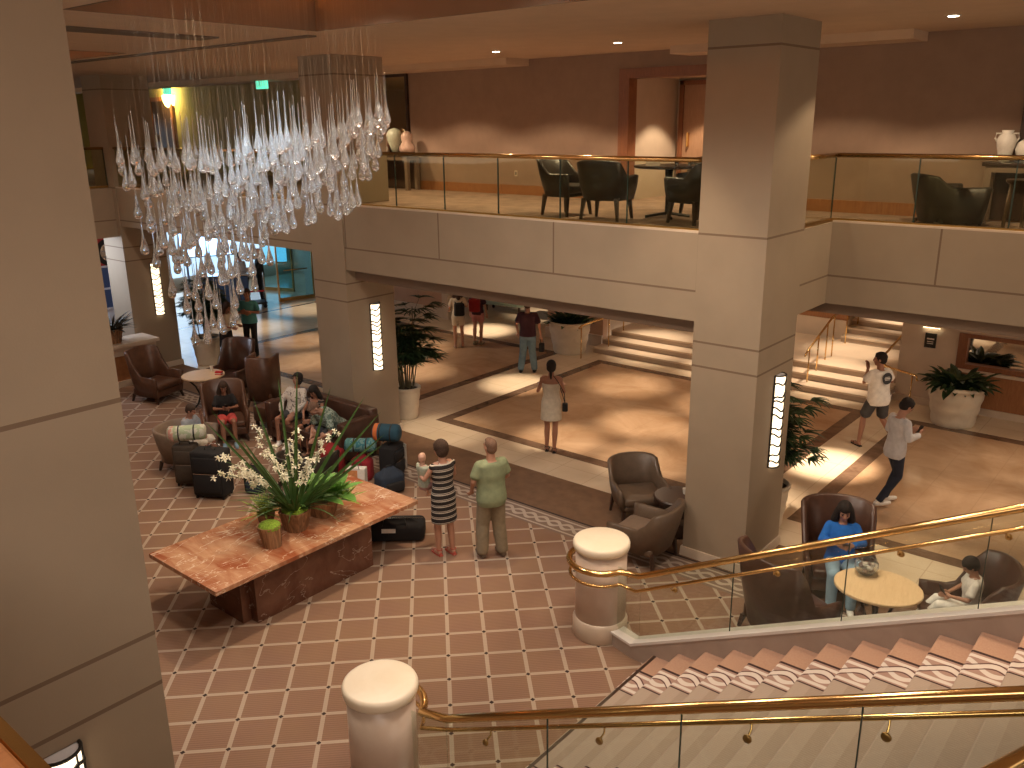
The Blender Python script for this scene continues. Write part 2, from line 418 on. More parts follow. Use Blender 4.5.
M['lime_plant'] = plain('leaf_lime', (.30, .40, .07), .5, var=.25, scale=8)
M['dark_plant'] = plain('leaf_dark', (.018, .045, .016), .45, var=.4, scale=6)
M['grey_plant'] = plain('leaf_grey', (.045, .045, .032), .5, var=.4, scale=6)
M['moss'] = plain('moss', (.20, .33, .03), .95, var=.4, scale=50, bump=.8)
M['bark'] = wood_mat('split_bark', (.10, .045, .02), (.42, .23, .11), .8, (1, 6, 12))
M['stem'] = plain('plant_stem', (.10, .08, .04), .7)
M['orchid'] = plain('orchid_petal', (.92, .90, .74), .5, var=.06)
# ---------------------------------------------------------------- floors
def flat(name, x0, x1, y0, y1, mat, z=0, t=.06): return struct(name, MB().box(x0, x1, y0, y1, z - t, z), mat)
flat('floor', -15.6, 14, -12, 4.345, M['carpet'])
flat('floor', -40, 14, 4.345, 5.5, M['brown_carpet'])
def ring(x0, x1, y0, y1, w, inner, outer=M['band']):
    mb = MB().box(x0, x1, y0, y0 + w, -.06, 0).box(x0, x1, y1 - w, y1, -.06, 0).box(x0, x0 + w, y0 + w, y1 - w, -.06, 0).box(x1 - w, x1, y0 + w, y1 - w, -.06, 0)
    struct('floor', mb, outer); flat('floor', x0 + w, x1 - w, y0 + w, y1 - w, inner)
W_ = .25
flat('floor', -40, 14, 5.5, 6.36, M['cream'])
ring(-15.1, -7.66, 6.36, 12.22, W_, M['tan'])
flat('floor', -7.66, -6.47, 6.36, 12.22, M['cream'])
ring(-6.47, .18, 6.36, 12.22, W_, M['tan'])
flat('floor', .18, .93, 6.36, 12.22, M['cream'])
ring(.93, 8, 6.36, 12.22, W_, M['tan'])
flat('floor', 8, 14, 6.36, 14, M['cream'])
flat('floor', -7.66, 8, 12.22, 13.6, M['cream'])
flat('floor', -18.2, -15.1, 6.36, 24, M['cream']); flat('floor', -18.35, -18.2, 6.36, 24, M['band']); flat('floor', -40, -18.35, 6.36, 24, M['cream'])
flat('floor', -15.1, -7.66, 12.22, 24, M['cream']); flat('floor', -40, -15.6, -12, 4.345, M['brown_carpet'])
# ---------------------------------------------------------------- columns
def column(x0, y0, ztop=6.88, n=0):
    struct('wall_column', MB().box(x0, x0 + .9, y0, y0 + 1.12, 0, ztop), M['column'])
    struct('baseboard_column', MB().box(x0 - .03, x0 + .93, y0 - .03, y0 + 1.15, 0, .13, top=(.008, .008)), M['base'])
for x0 in (.25, -7.5, -15.5, 8.0): column(x0, 4.4)
column(.23, -4.57)
column(-7.5, -4.57); column(8.0, -6.2)
# ---------------------------------------------------------------- balcony slabs and fascias
struct('trim_1', MB().box(-6.6, .25, 4.42, 4.62, 3.3, 4.42), M['fascia'])
struct('trim_1', MB().box(-14.6, -7.5, 4.42, 4.62, 3.55, 4.42), M['fascia'])
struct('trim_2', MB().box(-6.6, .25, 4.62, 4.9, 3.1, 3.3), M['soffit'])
struct('trim_3', MB().box(.95, 1.13, 5.5, 6.75, 3.3, 4.42), M['fascia_side'])
struct('trim_4', MB().box(1.13, 14, 6.55, 6.75, 3.3, 4.42), M['fascia'])
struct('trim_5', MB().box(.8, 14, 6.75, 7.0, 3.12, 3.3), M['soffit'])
struct('trim_6', MB().box(-15.0, -14.75, -6, 4.4, 3.3, 4.42), M['fascia_side'])
struct('trim_7', MB().box(-15.0, .25, -4.6, -4.4, 3.3, 4.42), M['fascia'])
# slabs (ceiling of the hall, floor of the gallery)
struct('ceiling', MB().box(-40, .95, 4.62, 24, 3.55, 3.7), M['ceiling'])
struct('ceiling', MB().box(.95, 14, 6.75, 24, 3.55, 3.7), M['ceiling'])
struct('ceiling', MB().box(-40, -15.0, -8, 4.62, 3.55, 3.7), M['ceiling'])
struct('floor', MB().box(-40, .95, 4.62, 14, 4.3, 4.42), M['up_carpet'])
struct('floor', MB().box(.95, 14, 6.75, 14, 4.3, 4.42), M['up_carpet'])
struct('floor', MB().box(-40, -15.0, -8, 4.62, 4.3, 4.42), M['up_carpet'])
struct('floor', MB().box(-15.0, 1.12, -12, -4.6, 4.3, 4.42), M['up_carpet'])
struct('floor', MB().box(1.12, 14, -12, -5.3, 4.3, 4.42), M['up_carpet'])
struct('wall_near', MB().box(-15, 8, -6.7, -6.5, 0, 4.3), M['wall_cream'])
# pale stone strips under the upper glass
struct('trim_8', MB().box(-14.6, .25, 4.42, 4.62, 4.42, 4.445), M['base'])
struct('trim_9', MB().box(1.13, 14, 6.55, 6.75, 4.42, 4.445), M['base'])
# ---------------------------------------------------------------- high ceiling with trays
def tray(x0, x1, y0, y1, z=6.88, h=.34):
    """frame of the recess and its lid"""
    return (x0, x1, y0, y1)
T1 = (-3.85, 3.4, -1.15, 1.95); T2 = (-14.2, -8.6, -1.15, 3.9 - 1.95)
def ceil_with(holes, X0, X1, Y0, Y1, z):
    mb = MB(); ys = [h[2] for h in holes][0], [h[3] for h in holes][0]
    mb.box(X0, X1, Y0, ys[0], z, z + .1).box(X0, X1, ys[1], Y1, z, z + .1)
    xs = [X0] + [v for h in sorted(holes) for v in (h[0], h[1])] + [X1]
    for i in range(0, len(xs), 2): mb.box(xs[i], xs[i + 1], ys[0], ys[1], z, z + .1)
    return mb
struct('ceiling', ceil_with([T1, T2], -40, 14.2, -12.2, 14, 6.88), M['ceiling'])
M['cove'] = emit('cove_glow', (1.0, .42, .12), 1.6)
for (x0, x1, y0, y1) in (T1, T2):
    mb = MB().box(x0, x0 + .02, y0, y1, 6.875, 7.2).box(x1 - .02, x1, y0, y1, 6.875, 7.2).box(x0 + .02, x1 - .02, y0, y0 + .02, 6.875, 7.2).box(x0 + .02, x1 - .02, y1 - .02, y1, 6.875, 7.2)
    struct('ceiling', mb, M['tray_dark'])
    e = .55
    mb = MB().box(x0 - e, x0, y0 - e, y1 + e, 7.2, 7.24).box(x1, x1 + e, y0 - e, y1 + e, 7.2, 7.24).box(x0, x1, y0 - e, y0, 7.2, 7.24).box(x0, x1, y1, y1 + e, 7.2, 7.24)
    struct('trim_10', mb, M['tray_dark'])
    for (cx, cy, sx, sy) in ((x0 - .3, (y0 + y1) / 2, .3, y1 - y0), ((x0 + x1) / 2, y1 + .3, x1 - x0, .3), ((x0 + x1) / 2, y0 - .3, x1 - x0, .3), (x1 + .3, (y0 + y1) / 2, .3, y1 - y0)):
        area('cove_strip', (cx, cy, 7.27), sx, sy, 22, (1, .42, .13), rot=(pi, 0, 0))
    struct('ceiling', MB().box(x0 - e, x1 + e, y0 - e, y1 + e, 7.62, 7.7), M['ceiling'])
    struct('trim_11', MB().box(x0 - e - .05, x0 - e, y0 - e, y1 + e, 7.2, 7.62).box(x0 - e, x1 + e, y1 + e, y1 + e + .05, 7.2, 7.62).box(x1 + e, x1 + e + .05, y0 - e, y1 + e, 7.2, 7.62).box(x0 - e, x1 + e, y0 - e - .05, y0 - e, 7.2, 7.62), M['cove'])
# shadow-gap slots in the plaster
struct('trim_12', MB().box(-5.75, -5.3, -2.5, 1.5, 6.86, 6.885), M['tray_dark'])
struct('trim_13', MB().box(-14.4, -4.3, 2.15, 2.3, 6.86, 6.885), M['tray_dark'])
struct('trim_14', MB().box(-40, -5.23, 7.25, 7.9, 6.76, 6.88).box(-1.9, 1.7, 7.25, 7.9, 6.76, 6.88), M['ceiling'])
# ---------------------------------------------------------------- gallery wall with the lift lobby opening
Yw = 7.9
struct('wall_back', MB().box(-9.55, -3.15, Yw, Yw + .2, 4.42, 6.88).box(-3.15, -.6, Yw, Yw + .2, 6.5, 6.88).box(-.6, 14, Yw, Yw + .2, 4.42, 6.88), M['wall_up'])
struct('baseboard_back', MB().box(-9.55, -3.2, Yw - .025, Yw, 4.42, 4.60).box(-.5, 14, Yw - .025, Yw, 4.42, 4.60), M['wood_orange'])
struct('trim_15', MB().box(-3.22, -3.02, Yw - .04, Yw + .22, 4.42, 6.62).box(-.7, -.5, Yw - .04, Yw + .22, 4.42, 6.62).box(-3.02, -.7, Yw - .04, Yw + .22, 6.46, 6.62), M['wood_red'])
struct('wall_alcove', MB().box(-3.3, -3.02, Yw + .22, 9.6, 4.42, 6.6), M['wall_cream'])
struct('wall_alcove', MB().box(-3.3, .4, 9.55, 9.75, 4.42, 6.6), M['wall_cream'])
struct('ceiling', MB().box(-3.3, .4, Yw + .22, 9.75, 6.5, 6.6), M['ceiling'])
struct('wall_alcove', MB().box(.2, .4, Yw + .22, 9.6, 4.42, 6.6), M['wall_cream'])
d = struct('door_1', MB().box(-2.85, -1.95, 9.48, 9.54, 4.42, 6.38), M['wood_door'])
MB().box(-2.93, -2.85, 9.44, 9.55, 4.42, 6.46).box(-1.95, -1.87, 9.44, 9.55, 4.42, 6.46).box(-2.93, -1.87, 9.44, 9.55, 6.38, 6.46).build('door_frame', M['wood_red'], d)
MB().box(-2.74, -2.71, 9.42, 9.48, 5.3, 5.55).build('door_handle', M['brass'], d)
spot((-2.2, 8.7, 6.48), 130, 95, .3)
# olive wall with doors at the far left of the gallery
struct('wall_left_back', MB().box(-40, -9.55, 9.4, 9.6, 4.42, 6.9), M['wall_olive'])
struct('wall_left_back', MB().box(-9.75, -9.55, Yw, 9.6, 4.42, 6.9), M['wall_up'])
for i, (x, wd) in enumerate(((-13.1, 1.5), (-21.5, 1.1))):
    d = struct('door_%d' % (i + 2), MB().box(x, x + wd, 9.32, 9.38, 4.42, 6.5), M['wood_dark'])
    MB().box(x - .1, x, 9.3, 9.42, 4.42, 6.6).box(x + wd, x + wd + .1, 9.3, 9.42, 4.42, 6.6).box(x - .1, x + wd + .1, 9.3, 9.42, 6.5, 6.62).build('door_frame', M['wood_red'], d)
    MB().box(x + .12, x + .15, 9.26, 9.32, 5.3, 5.5).build('door_handle', M['brass'], d)
struct('wall_far_left', MB().box(-18.6, -18.4, -8, 5.4, 4.42, 6.9), M['wall_up'])
struct('wall_far_left', MB().box(-25, -24.8, 5.4, 9.4, 4.42, 6.9), M['wall_olive'])
d = struct('door_4', MB().box(-18.38, -18.33, 4.1, 5.0, 4.42, 6.45), M['wood_dark'])
MB().box(-18.4, -18.3, 4.0, 4.1, 4.42, 6.5).box(-18.4, -18.3, 5.0, 5.1, 4.42, 6.5).build('door_frame', M['wood_red'], d)
# ---------------------------------------------------------------- hall back wall, openings
struct('wall_hall', MB().box(.34, 1.45, 13.4, 13.6, 0, 3.6).box(1.45, 14, 13.4, 13.6, 0, .84).box(1.45, 14, 13.4, 13.6, 1.62, 3.6), M['wall_cream'])
struct('trim_16', MB().box(1.45, 14, 13.3, 13.62, .84, .9), M['base'])
struct('trim_17', MB().box(1.45, 14, 13.38, 13.4, .12, .84), M['wood_orange'])
struct('trim_18', MB().box(1.45, 1.62, 13.36, 13.5, .9, 1.62).box(1.62, 14, 13.36, 13.5, .9, 1.0).box(1.62, 14, 13.36, 13.5, 1.54, 1.62), M['wood_red'])
struct('window_1', MB().box(1.6, 14, 13.46, 13.5, 1.0, 1.55), Mat('mirror', (.75, .72, .68), .04, 1.).m)
struct('baseboard_hall', MB().box(.3, 14, 13.34, 13.4, 0, .14), M['base'])
struct('wall_stairwell', MB().box(.34, .54, 13.6, 22, 0, 3.6), M['wall_cream'])
struct('wall_hall', MB().box(-9.0, -7.15, 13.4, 13.6, 0, 3.6), M['wall_pink']); struct('baseboard_hall', MB().box(-9.05, -7.15, 13.34, 13.4, 0, .3), M['base'])
struct('wall_stairwell', MB().box(-7.35, -7.15, 13.6, 22, 0, 3.6), M['wall_cream'])
struct('wall_hall', MB().box(-15.4, -13.0, 13.4, 13.6, 0, 3.6), M['wall_pink']); struct('baseboard_hall', MB().box(-15.4, -13.0, 13.34, 13.4, 0, .3), M['base'])
struct('trim_19', MB().box(-13.0, -12.75, 13.3, 13.7, 0, 3.6).box(-15.65, -15.4, 13.3, 13.7, 0, 3.6), M['wall_cream'])
struct('wall_corridor', MB().box(-40, -7.35, 20, 20.2, 0, 3.6), M['wall_pink'])
struct('wall_stairwell_back', MB().box(-7.35, -1.75, 16.2, 16.4, 0, .92), M['wall_cream'])
struct('wall_stairwell_back', MB().box(-7.35, -1.75, 16.25, 16.4, .92, 3.6), M['wood_orange'])
struct('wall_stairwell_back', MB().box(-1.9, -1.75, 16.4, 22, 0, 3.6), M['wall_cream'])
struct('wall_stairwell_back', MB().box(-1.9, .5, 21.8, 22, 0, 3.6), M['wood_orange'])
# far left reception area
struct('wall_reception', MB().box(-40, -24, 23.8, 24, 0, 3.6).box(-24.2, -24, -8, 24, 0, 3.6), M['wall_cream'])
struct('wall_reception', MB().box(-18.4, -18.2, -8, 6.4, 0, 3.6), M['wall_white'])
# ---------------------------------------------------------------- hall steps
def steps(x0, x1, y0, n, run, zb=0, rise=.15, endY=None, name='trim_20', parent=None):
    for k in range(n):
        ya = y0 + k * run; yb = (y0 + (k + 1) * run) if (k < n - 1 or endY is None) else endY
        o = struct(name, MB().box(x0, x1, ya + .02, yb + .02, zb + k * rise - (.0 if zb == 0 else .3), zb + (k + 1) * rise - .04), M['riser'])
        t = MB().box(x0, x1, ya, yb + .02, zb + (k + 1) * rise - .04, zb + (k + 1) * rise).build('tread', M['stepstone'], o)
steps(-7.0, .34, 12.72, 3, .42, endY=16.2)
steps(-1.75, .34, 15.9, 9, .36, zb=.45)
# ---------------------------------------------------------------- left ledge wall with marble top
struct('wall_ledge', MB().box(-14.35, -13.85, -8, 4.5, 0, .9), M['wood_orange'])
struct('wall_ledge', MB().box(-14.37, -13.83, -8, 4.5, .72, .92), M['wall_cream'])
struct('trim_21', MB().box(-14.55, -13.75, -8, 4.55, .92, 1.0), M['base'])
struct('baseboard_ledge', MB().box(-13.85, -13.8, -8, 4.4, 0, .14), M['base'])
# ---------------------------------------------------------------- main staircase
X0, RUN, RISE, NS = 1.29, .308, .1535, 30
Ya, Yb = -1.02, 1.87
for k in range(NS):
    xa = X0 + k * RUN
    zt = (k + 1) * RISE
    mb = MB(); y0, y1 = Ya, Yb; x1 = xa + RUN + .03; r = .02
    mb.loft([[(xa + .02, y, zt - RISE), (xa + .005, y, zt - .035), (xa - .008, y, zt - .022), (xa - .006, y, zt - .008), (xa + .010, y, zt), (x1, y, zt), (x1, y, zt - RISE)] for y in (y0, y1)])
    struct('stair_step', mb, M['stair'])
struct('trim_22', MB().prism([(X0 + .1, -.0), (X0 + NS * RUN, -.0), (X0 + NS * RUN, (NS - 1) * RISE)], Ya, Yb), M['riser'])
struct('floor', MB().box(X0 + NS * RUN, 14, -5.5, 1.9, 4.3, NS * RISE), M['up_carpet'])
struct('trim_23', MB().box(1.30, 1.335, Ya, Yb, .1534, .156), M['wood_dark'])
for s, yc in ((1, 1.87), (-1, -1.02)):
    yo = yc + s * .17
    def P(x): return .16 + .5 * (x - 1.01)
    xs = [1.0, 10.5]
    poly = [(1.0, 0), (10.5, 0), (10.5, P(10.5)), (1.0, P(1.0))]
    mb = MB().prism(poly, min(yc, yo), max(yc, yo))
    # return towards the newel post
    py = 2.11 if s > 0 else -1.27
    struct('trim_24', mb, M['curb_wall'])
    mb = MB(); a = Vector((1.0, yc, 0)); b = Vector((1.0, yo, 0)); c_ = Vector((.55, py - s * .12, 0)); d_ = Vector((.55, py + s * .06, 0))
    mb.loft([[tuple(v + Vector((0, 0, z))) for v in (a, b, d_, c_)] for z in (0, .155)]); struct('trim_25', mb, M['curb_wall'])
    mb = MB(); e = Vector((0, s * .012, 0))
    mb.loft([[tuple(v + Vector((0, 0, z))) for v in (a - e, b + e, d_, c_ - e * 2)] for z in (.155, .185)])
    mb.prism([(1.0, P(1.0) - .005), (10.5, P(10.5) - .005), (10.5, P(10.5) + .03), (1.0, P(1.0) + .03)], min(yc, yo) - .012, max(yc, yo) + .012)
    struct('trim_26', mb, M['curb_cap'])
# ---------------------------------------------------------------- newel posts and stair balustrades
def newel(loc, label):
    t = thing('newel_post', label, 'post', loc, 0, 'round stone newel posts at the foot of the stairs')
    MB().lathe([(.315, 0), (.322, .01), (.322, .2), (.31, .22), (.298, .24)], n=40).build('plinth', M['base'], t, smooth=True, bevel=0)
    MB().lathe([(.296, .22), (.296, 1.1)], n=40).build('shaft', M['post'], t, smooth=True)
    MB().lathe([(.30, 1.09), (.318, 1.10), (.328, 1.13), (.328, 1.165), (.318, 1.19), (.295, 1.2), (.01, 1.2)], n=40).build('cap', M['post_cap'], t, smooth=True)
    return t
newel((.43, 2.11, 0), 'round stone newel post with white cap at the far stair foot, ringed by brass')
newel((.43, -1.27, 0), 'round stone newel post with white cap nearest the camera, cut by the lower picture edge')
def balustrade(label, yg, yr, py, s):
    t = thing('stair_balustrade', label, 'railing', (0, 0, 0), 0, 'brass and glass stair balustrades')
    def P(x): return .19 + .5 * (x - 1.01)
    def R(x): return 1.0 + .525 * (x - 1.04)
    xs = [1.05, 2.12, 3.21, 4.30, 5.39, 6.48, 7.57, 8.66, 9.75]
    for a, b in zip(xs[:-1], xs[1:]):
        g = MB().prism([(a + .004, P(a) - .02), (b - .004, P(b) - .02), (b - .004, R(b) - .03), (a + .004, R(a) - .03)], yg - .006, yg + .006).build('glass_panel', M['glass'], t)
        MB().prism([(b - .007, P(b)), (b + .001, P(b)), (b + .001, R(b) - .03), (b - .007, R(b) - .03)], yg - .0065, yg + .0065).build('panel_edge', M['glass_edge'], g)
    # return pane to the post
    MB().loft([[(1.05, yg, z), (1.05, yg + .01, z), (.68, py - s * .08, z), (.68, py - s * .07, z)] for z in (.17, .98)]).build('glass_panel', M['glass'], t)
    def path(z0, dz, y, rr):
        p = [(9.9, y, R(9.9) + dz), (1.12, y, R(1.12) + dz), (1.04, y, R(1.04) + dz)]
        a0 = -25 if s > 0 else 25
        sgn = 1 if s > 0 else -1
        q = [(.43 + rr * cos(radians(a)), py + rr * sin(radians(a)) , z0) for a in ([-20 - i * 14 for i in range(20)] if s > 0 else [24 + i * 12 for i in range(10)])]
        return p + q
    MB().tube(path(.95, 0, yr, .37), .036, 12).build('handrail', M['brass'], t, smooth=True)
    MB().tube(path(.79, -.155, yr - s * .07, .36), .019, 10).build('lower_handrail', M['brass'], t, smooth=True)
    br = MB()
    for x in (1.47, 2.56, 3.64, 4.42, 5.5, 6.6, 7.7, 8.8):
        z = R(x) - .155; ys = yr - s * .07
        b = MB().tube([(x, ys, z), (x, ys, z - .06), (x + .01, yg - s * .01, z - .075)], .007, 6)
        b.lathe([(.001, -.012), (.028, -.012), (.03, 0), (.024, .012), (.001, .014)], n=14) if False else None
        o = b.build('rail_bracket', M['brass'], t, smooth=True)
        k2 = MB(Matrix.Translation((x + .01, yg - s * .012, z - .078)) @ Matrix.Rotation(s * pi / 2, 4, 'X')).lathe([(.001, -.01), (.026, -.01), (.03, 0), (.024, .012), (.001, .016)], n=14).build('bracket_disc', M['brass_d'], o, smooth=True)
    return t
balustrade('brass handrail with glass panels on the far side of the staircase, rising to the right', 1.96, 1.95, 2.11, 1)
balustrade('brass handrail with glass panels along the lower picture edge, near side of the staircase', -1.11, -1.09, -1.27, -1)
# ---------------------------------------------------------------- upper balustrades
def upper_rail(label, pts, joints, mat, z=4.44, top=5.30, post=False):
    """straight run between two points with panel joints given as distances"""
    (xa, ya), (xb, yb) = pts; L = sqrt((xb - xa) ** 2 + (yb - ya) ** 2)
    t = thing('gallery_balustrade', label, 'railing', (xa, ya, z), math.atan2(yb - ya, xb - xa))
    js = [0] + joints + [L]
    for a, b in zip(js[:-1], js[1:]):
        g = MB().box(a + .006, b - .006, -.006, .006, 0, top - z).build('glass_panel', mat, t)
        MB().box(b - .012, b + .004, -.008, .008, 0, top - z).build('panel_edge', M['glass_edge'], g)
    MB().tube([(0, 0, top - z), (L, 0, top - z)], .042, 12, flat=.75).build('handrail', M['brass'], t, smooth=True)
    MB().box(0, L, -.02, .02, -.02, .03).build('base_channel', M['brass_d'], t)
    return t
upper_rail('long brass railed glass balustrade along the gallery between the two beige columns', ((-6.58, 4.5), (.24, 4.5)), [1.28, 2.38, 3.48, 4.62, 5.72], M['glass_up'])
upper_rail('brass railed glass balustrade of the gallery left of the middle column, behind the glass drops', ((-14.58, 4.5), (-7.52, 4.5)), [1.1, 2.2, 3.3, 4.4, 5.5], M['glass_up'])
upper_rail('brass railed glass balustrade of the gallery at the right edge of the photo', ((1.08, 6.62), (9, 6.62)), [1.07, 2.17, 3.27, 4.37, 5.47, 6.57], M['glass_up'])
upper_rail('short stretch of glass balustrade at the far left end of the gallery', ((-14.88, -4), (-14.88, 4.38)), [1.1, 2.2, 3.3, 4.4, 5.5, 6.6, 7.7], M['glass_up'])
upper_rail('short brass and glass return of the gallery balustrade from the big column', ((1.08, 5.54), (1.08, 6.61)), [], M['glass_up'])
# near gallery rail corner (bottom left) and landing rail (bottom right)
t = thing('gallery_balustrade', 'wooden capped rail with small bright glint dots in the lower left corner', 'railing', (1.15, -5.05, 4.42))
MB().box(0, 4.6, -.25, .12, .0, .06).build('rail_cap', M['wood_orange'], t, bevel=.01)
MB().box(0, 4.6, .12, .15, -.02, .065).build('brass_edge', M['brass'], t)
for k in range(5): MB().ell((1.9 + k * .13, .02, .062), (.012, .012, .006), 8, 6).build('glint_dot', M['chrome'], t, smooth=True)  # raised chrome dots standing in for glints on the rail
t = thing('landing_handrail', 'short stretch of brass handrail in the lower right corner', 'railing', (5.24, -3.9, 4.4))
MB().tube([(-.16, -.02, -.01), (-.05, .25, 0), (.2, .85, .0)], .021, 12).build('handrail', M['brass'], t, smooth=True)
MB().tube([(-.16, -.02, -.02), (-.16, -.02, -.9)], .016, 10).build('rail_post', M['brass'], t, smooth=True)
# ---------------------------------------------------------------- wall sconces
M['sconce'] = emit('lit_sconce_glass', (1.0, .80, .54), 2.1)
def sconce(loc, label):
    t = thing('wall_sconce', label, 'wall lamp', loc, 0, 'tall half-round sconces on the column faces')
    H = 1.26; n = 12; r = .105; d = .095
    prof = [(d * sin(pi * j / n), -r * cos(pi * j / n)) for j in range(n + 1)]
    MB().loft([[(.004, -r, z)] + [(x, y, z) for x, y in prof] + [(.004, r, z)] for z in (.01, H - .01)]).build('lamp_shade', M['sconce'], t, smooth=False)
    rail = MB()
    for y in (-r, r): rail.box(0, .02, y - .012, y + .012, 0, H)
    for z in (0, H):
        rail.tube([(x * 1.06 + .003, y * 1.03, z) for x, y in prof], .010, 6)
    rail.tube([(prof[8][0] * 1.05, prof[8][1] * 1.05, 0), (prof[8][0] * 1.05, prof[8][1] * 1.05, H)], .006, 6)
    rail.build('metal_frame', M['black'], t)
    rr = random.Random(int(abs(loc[0]) * 10)); tw = MB(); z = .08
    while z < H - .05:
        a = rr.uniform(-.10, .12); tw.tube([(x * 1.07 + .002, y * 1.04, z + a * (j / n - .5) + .02 * sin(j)) for j, (x, y) in enumerate(prof)], .012, 5); z += rr.uniform(.07, .16)
    tw.build('twig_bands', M['black'], t)
    MB().lathe([(.13, 0), (.13, .01)], c=(0, 0, H - .005), n=20, sx=.9, sy=1.2).build('diffuser_top', M['wall_white'], t) if False else MB().loft([[(.004, -r, z)] + [(x, y, z) for x, y in prof] + [(.004, r, z)] for z in (H - .012, H)]).build('diffuser_top', M['wall_white'], t)
    return t
sconce((1.15, 5.05, 1.35), 'tall lit sconce on the big column in the right half, above the leather chairs')
sconce((-6.60, 5.02, 1.35), 'tall lit sconce on the middle column, beside the tall potted palm')
sconce((-14.60, 5.10, 1.35), 'tall lit sconce on the farthest left column, seen below the glass drops')
sconce((1.13, -4.05, 1.37), 'lit sconce at the lower left corner on the nearest column, seen from above')
M['sconce_y'] = emit('lit_wall_lamp', (1.0, .72, .22), 9.0)
t = thing('wall_lamp', 'bright yellow bowl lamp on the olive wall of the gallery, upper left', 'wall lamp', (-20.5, 9.4, 6.25))
MB().lathe([(.04, 0), (.22, .12), (.30, .30), (.31, .42)], n=18, sy=.6).build('lamp_shade', M['sconce_y'], t, smooth=True)
MB().lathe([(.05, -.12), (.03, 0)], n=10).build('bracket', M['brass_d'], t, smooth=True)
spot((-20.4, 8.9, 6.6), 90, 150, 1, (1, .75, .25), rot=(radians(70), 0, 0), name='wall_lamp_glow')
spot((-20.4, 8.9, 6.6), 90, 150, 1, (1, .75, .25), rot=(radians(130), 0, 0), name='wall_lamp_glow')
# recessed downlight fittings
M['led'] = emit('downlight_lens', (1, .86, .62), 14)
for i, (x, y, lb) in enumerate([(-4.41, 6.02, 'small round ceiling downlight left of the column capital, the leftmost of three'), (-2.1, 6.08, 'small round ceiling downlight just left of the big column capital'), (2.49, 5.96, 'small round ceiling downlight at the upper right')]):
    t = thing('ceiling_downlight', lb, 'ceiling light', (x, y, 6.88), 0, 'recessed downlights of the gallery ceiling')
    MB().lathe([(.085, -.002), (.085, -.01), (.06, -.012), (.06, -.002)], n=20).build('trim_ring', M['white'], t)
    MB().lathe([(.06, -.006), (.055, -.016), (.01, -.02)], n=20).build('lens', M['led'], t)
# exit signs
M['exit_g'] = emit('exit_sign_face', (.10, .62, .40), 1.3)
def exit_sign(loc, lb, sc=1):
    t = thing('exit_sign', lb, 'exit sign', loc, radians(0)); t.scale = (sc,) * 3
    MB().box(-.2, .2, -.03, .03, -.12, .12).build('sign_box', M['exit_g'], t)
    MB().box(-.01, .01, -.01, .01, .12, .4).build('hanger', M['black'], t)
    G = {'E': [(0, 0, 0, 1), (0, 0, 1, 0), (0, .5, .8, .5), (0, 1, 1, 1)], 'X': [(0, 0, 1, 1), (0, 1, 1, 0)], 'I': [(.5, 0, .5, 1)], 'T': [(.5, 0, .5, 1), (0, 1, 1, 1)]}
    mb = MB()
    for i, ch in enumerate('EXIT'):
        for a, b, c, d in G[ch]: mb.tube([(-.16 + i * .087 + a * .055, -.034, -.07 + b * .14), (-.16 + i * .087 + c * .055, -.034, -.07 + d * .14)], .008, 4)
    mb.build('sign_lettering', M['white'], t)
exit_sign((-12.85, 7.4, 6.70), 'green lit exit sign hanging left of the middle column')
exit_sign((-17.0, 7.4, 6.86) if False else (-19.9, 9.0, 6.78), 'pale green exit sign above the bright yellow wall lamp')
# ---------------------------------------------------------------- hall handrails
def handrail(pts, posts, label, name='hall_handrail'):
    t = thing(name, label, 'handrail', pts[0], 0, None); o = Vector(pts[0])
    MB().tube([Vector(p) - o for p in pts], .024, 8).build('rail_tube', M['brass'], t, smooth=True)
    for (p, zb) in posts:
        q = Vector(p) - o; MB().tube([q, (q.x, q.y, zb - o.z)], .016, 8).build('rail_post', M['brass'], t, smooth=True)
handrail([(-3.35, 12.35, .82), (-3.35, 12.5, .85), (-3.35, 13.9, 1.36), (-3.35, 14.15, 1.36)], [((-3.35, 12.6, .88), 0), ((-3.35, 13.3, 1.15), .3), ((-3.35, 13.85, 1.34), .45)], 'brass handrail at the middle of the pale steps, left of the big column')
handrail([(-6.9, 11.95, .80), (-6.9, 12.1, .85), (-6.7, 12.9, .95), (-6.7, 13.9, 1.36)], [((-6.9, 12.05, .83), 0), ((-6.7, 13.0, .99), .15), ((-6.7, 13.7, 1.28), .45)], 'brass handrail at the left end of the pale steps beside the white planter')
handrail([(-1.42, 12.75, .80), (-1.42, 12.9, .9), (-1.42, 14.3, 1.42), (-1.42, 14.5, 1.42)], [((-1.42, 13.0, .94), .15), ((-1.42, 13.5, 1.12), .3), ((-1.42, 14.0, 1.3), .45), ((-1.42, 14.4, 1.42), .45)], 'brass handrail with a bright glint on the pale steps, right of the big column')
handrail([(.98, 12.55, .72), (.92, 12.62, .80), (.45, 12.7, .85), (.2, 12.8, .87), (.1, 13.1, .95), (.1, 15.2, 1.35), (.1, 16.4, 2.0)], [((.85, 12.63, .81), 0), ((.24, 12.85, .88), .15), ((.12, 13.2, 1.0), .3), ((.1, 14.6, 1.24), .45)], 'brass handrail at the right end of the pale steps beside the cream wall')
handrail([(-1.6, 15.7, 1.3), (-1.6, 15.9, 1.35), (-1.6, 17.8, 2.3)], [((-1.6, 15.8, 1.32), .45), ((-1.6, 16.6, 1.7), .8)], 'short brass handrail at the foot of the upper flight')
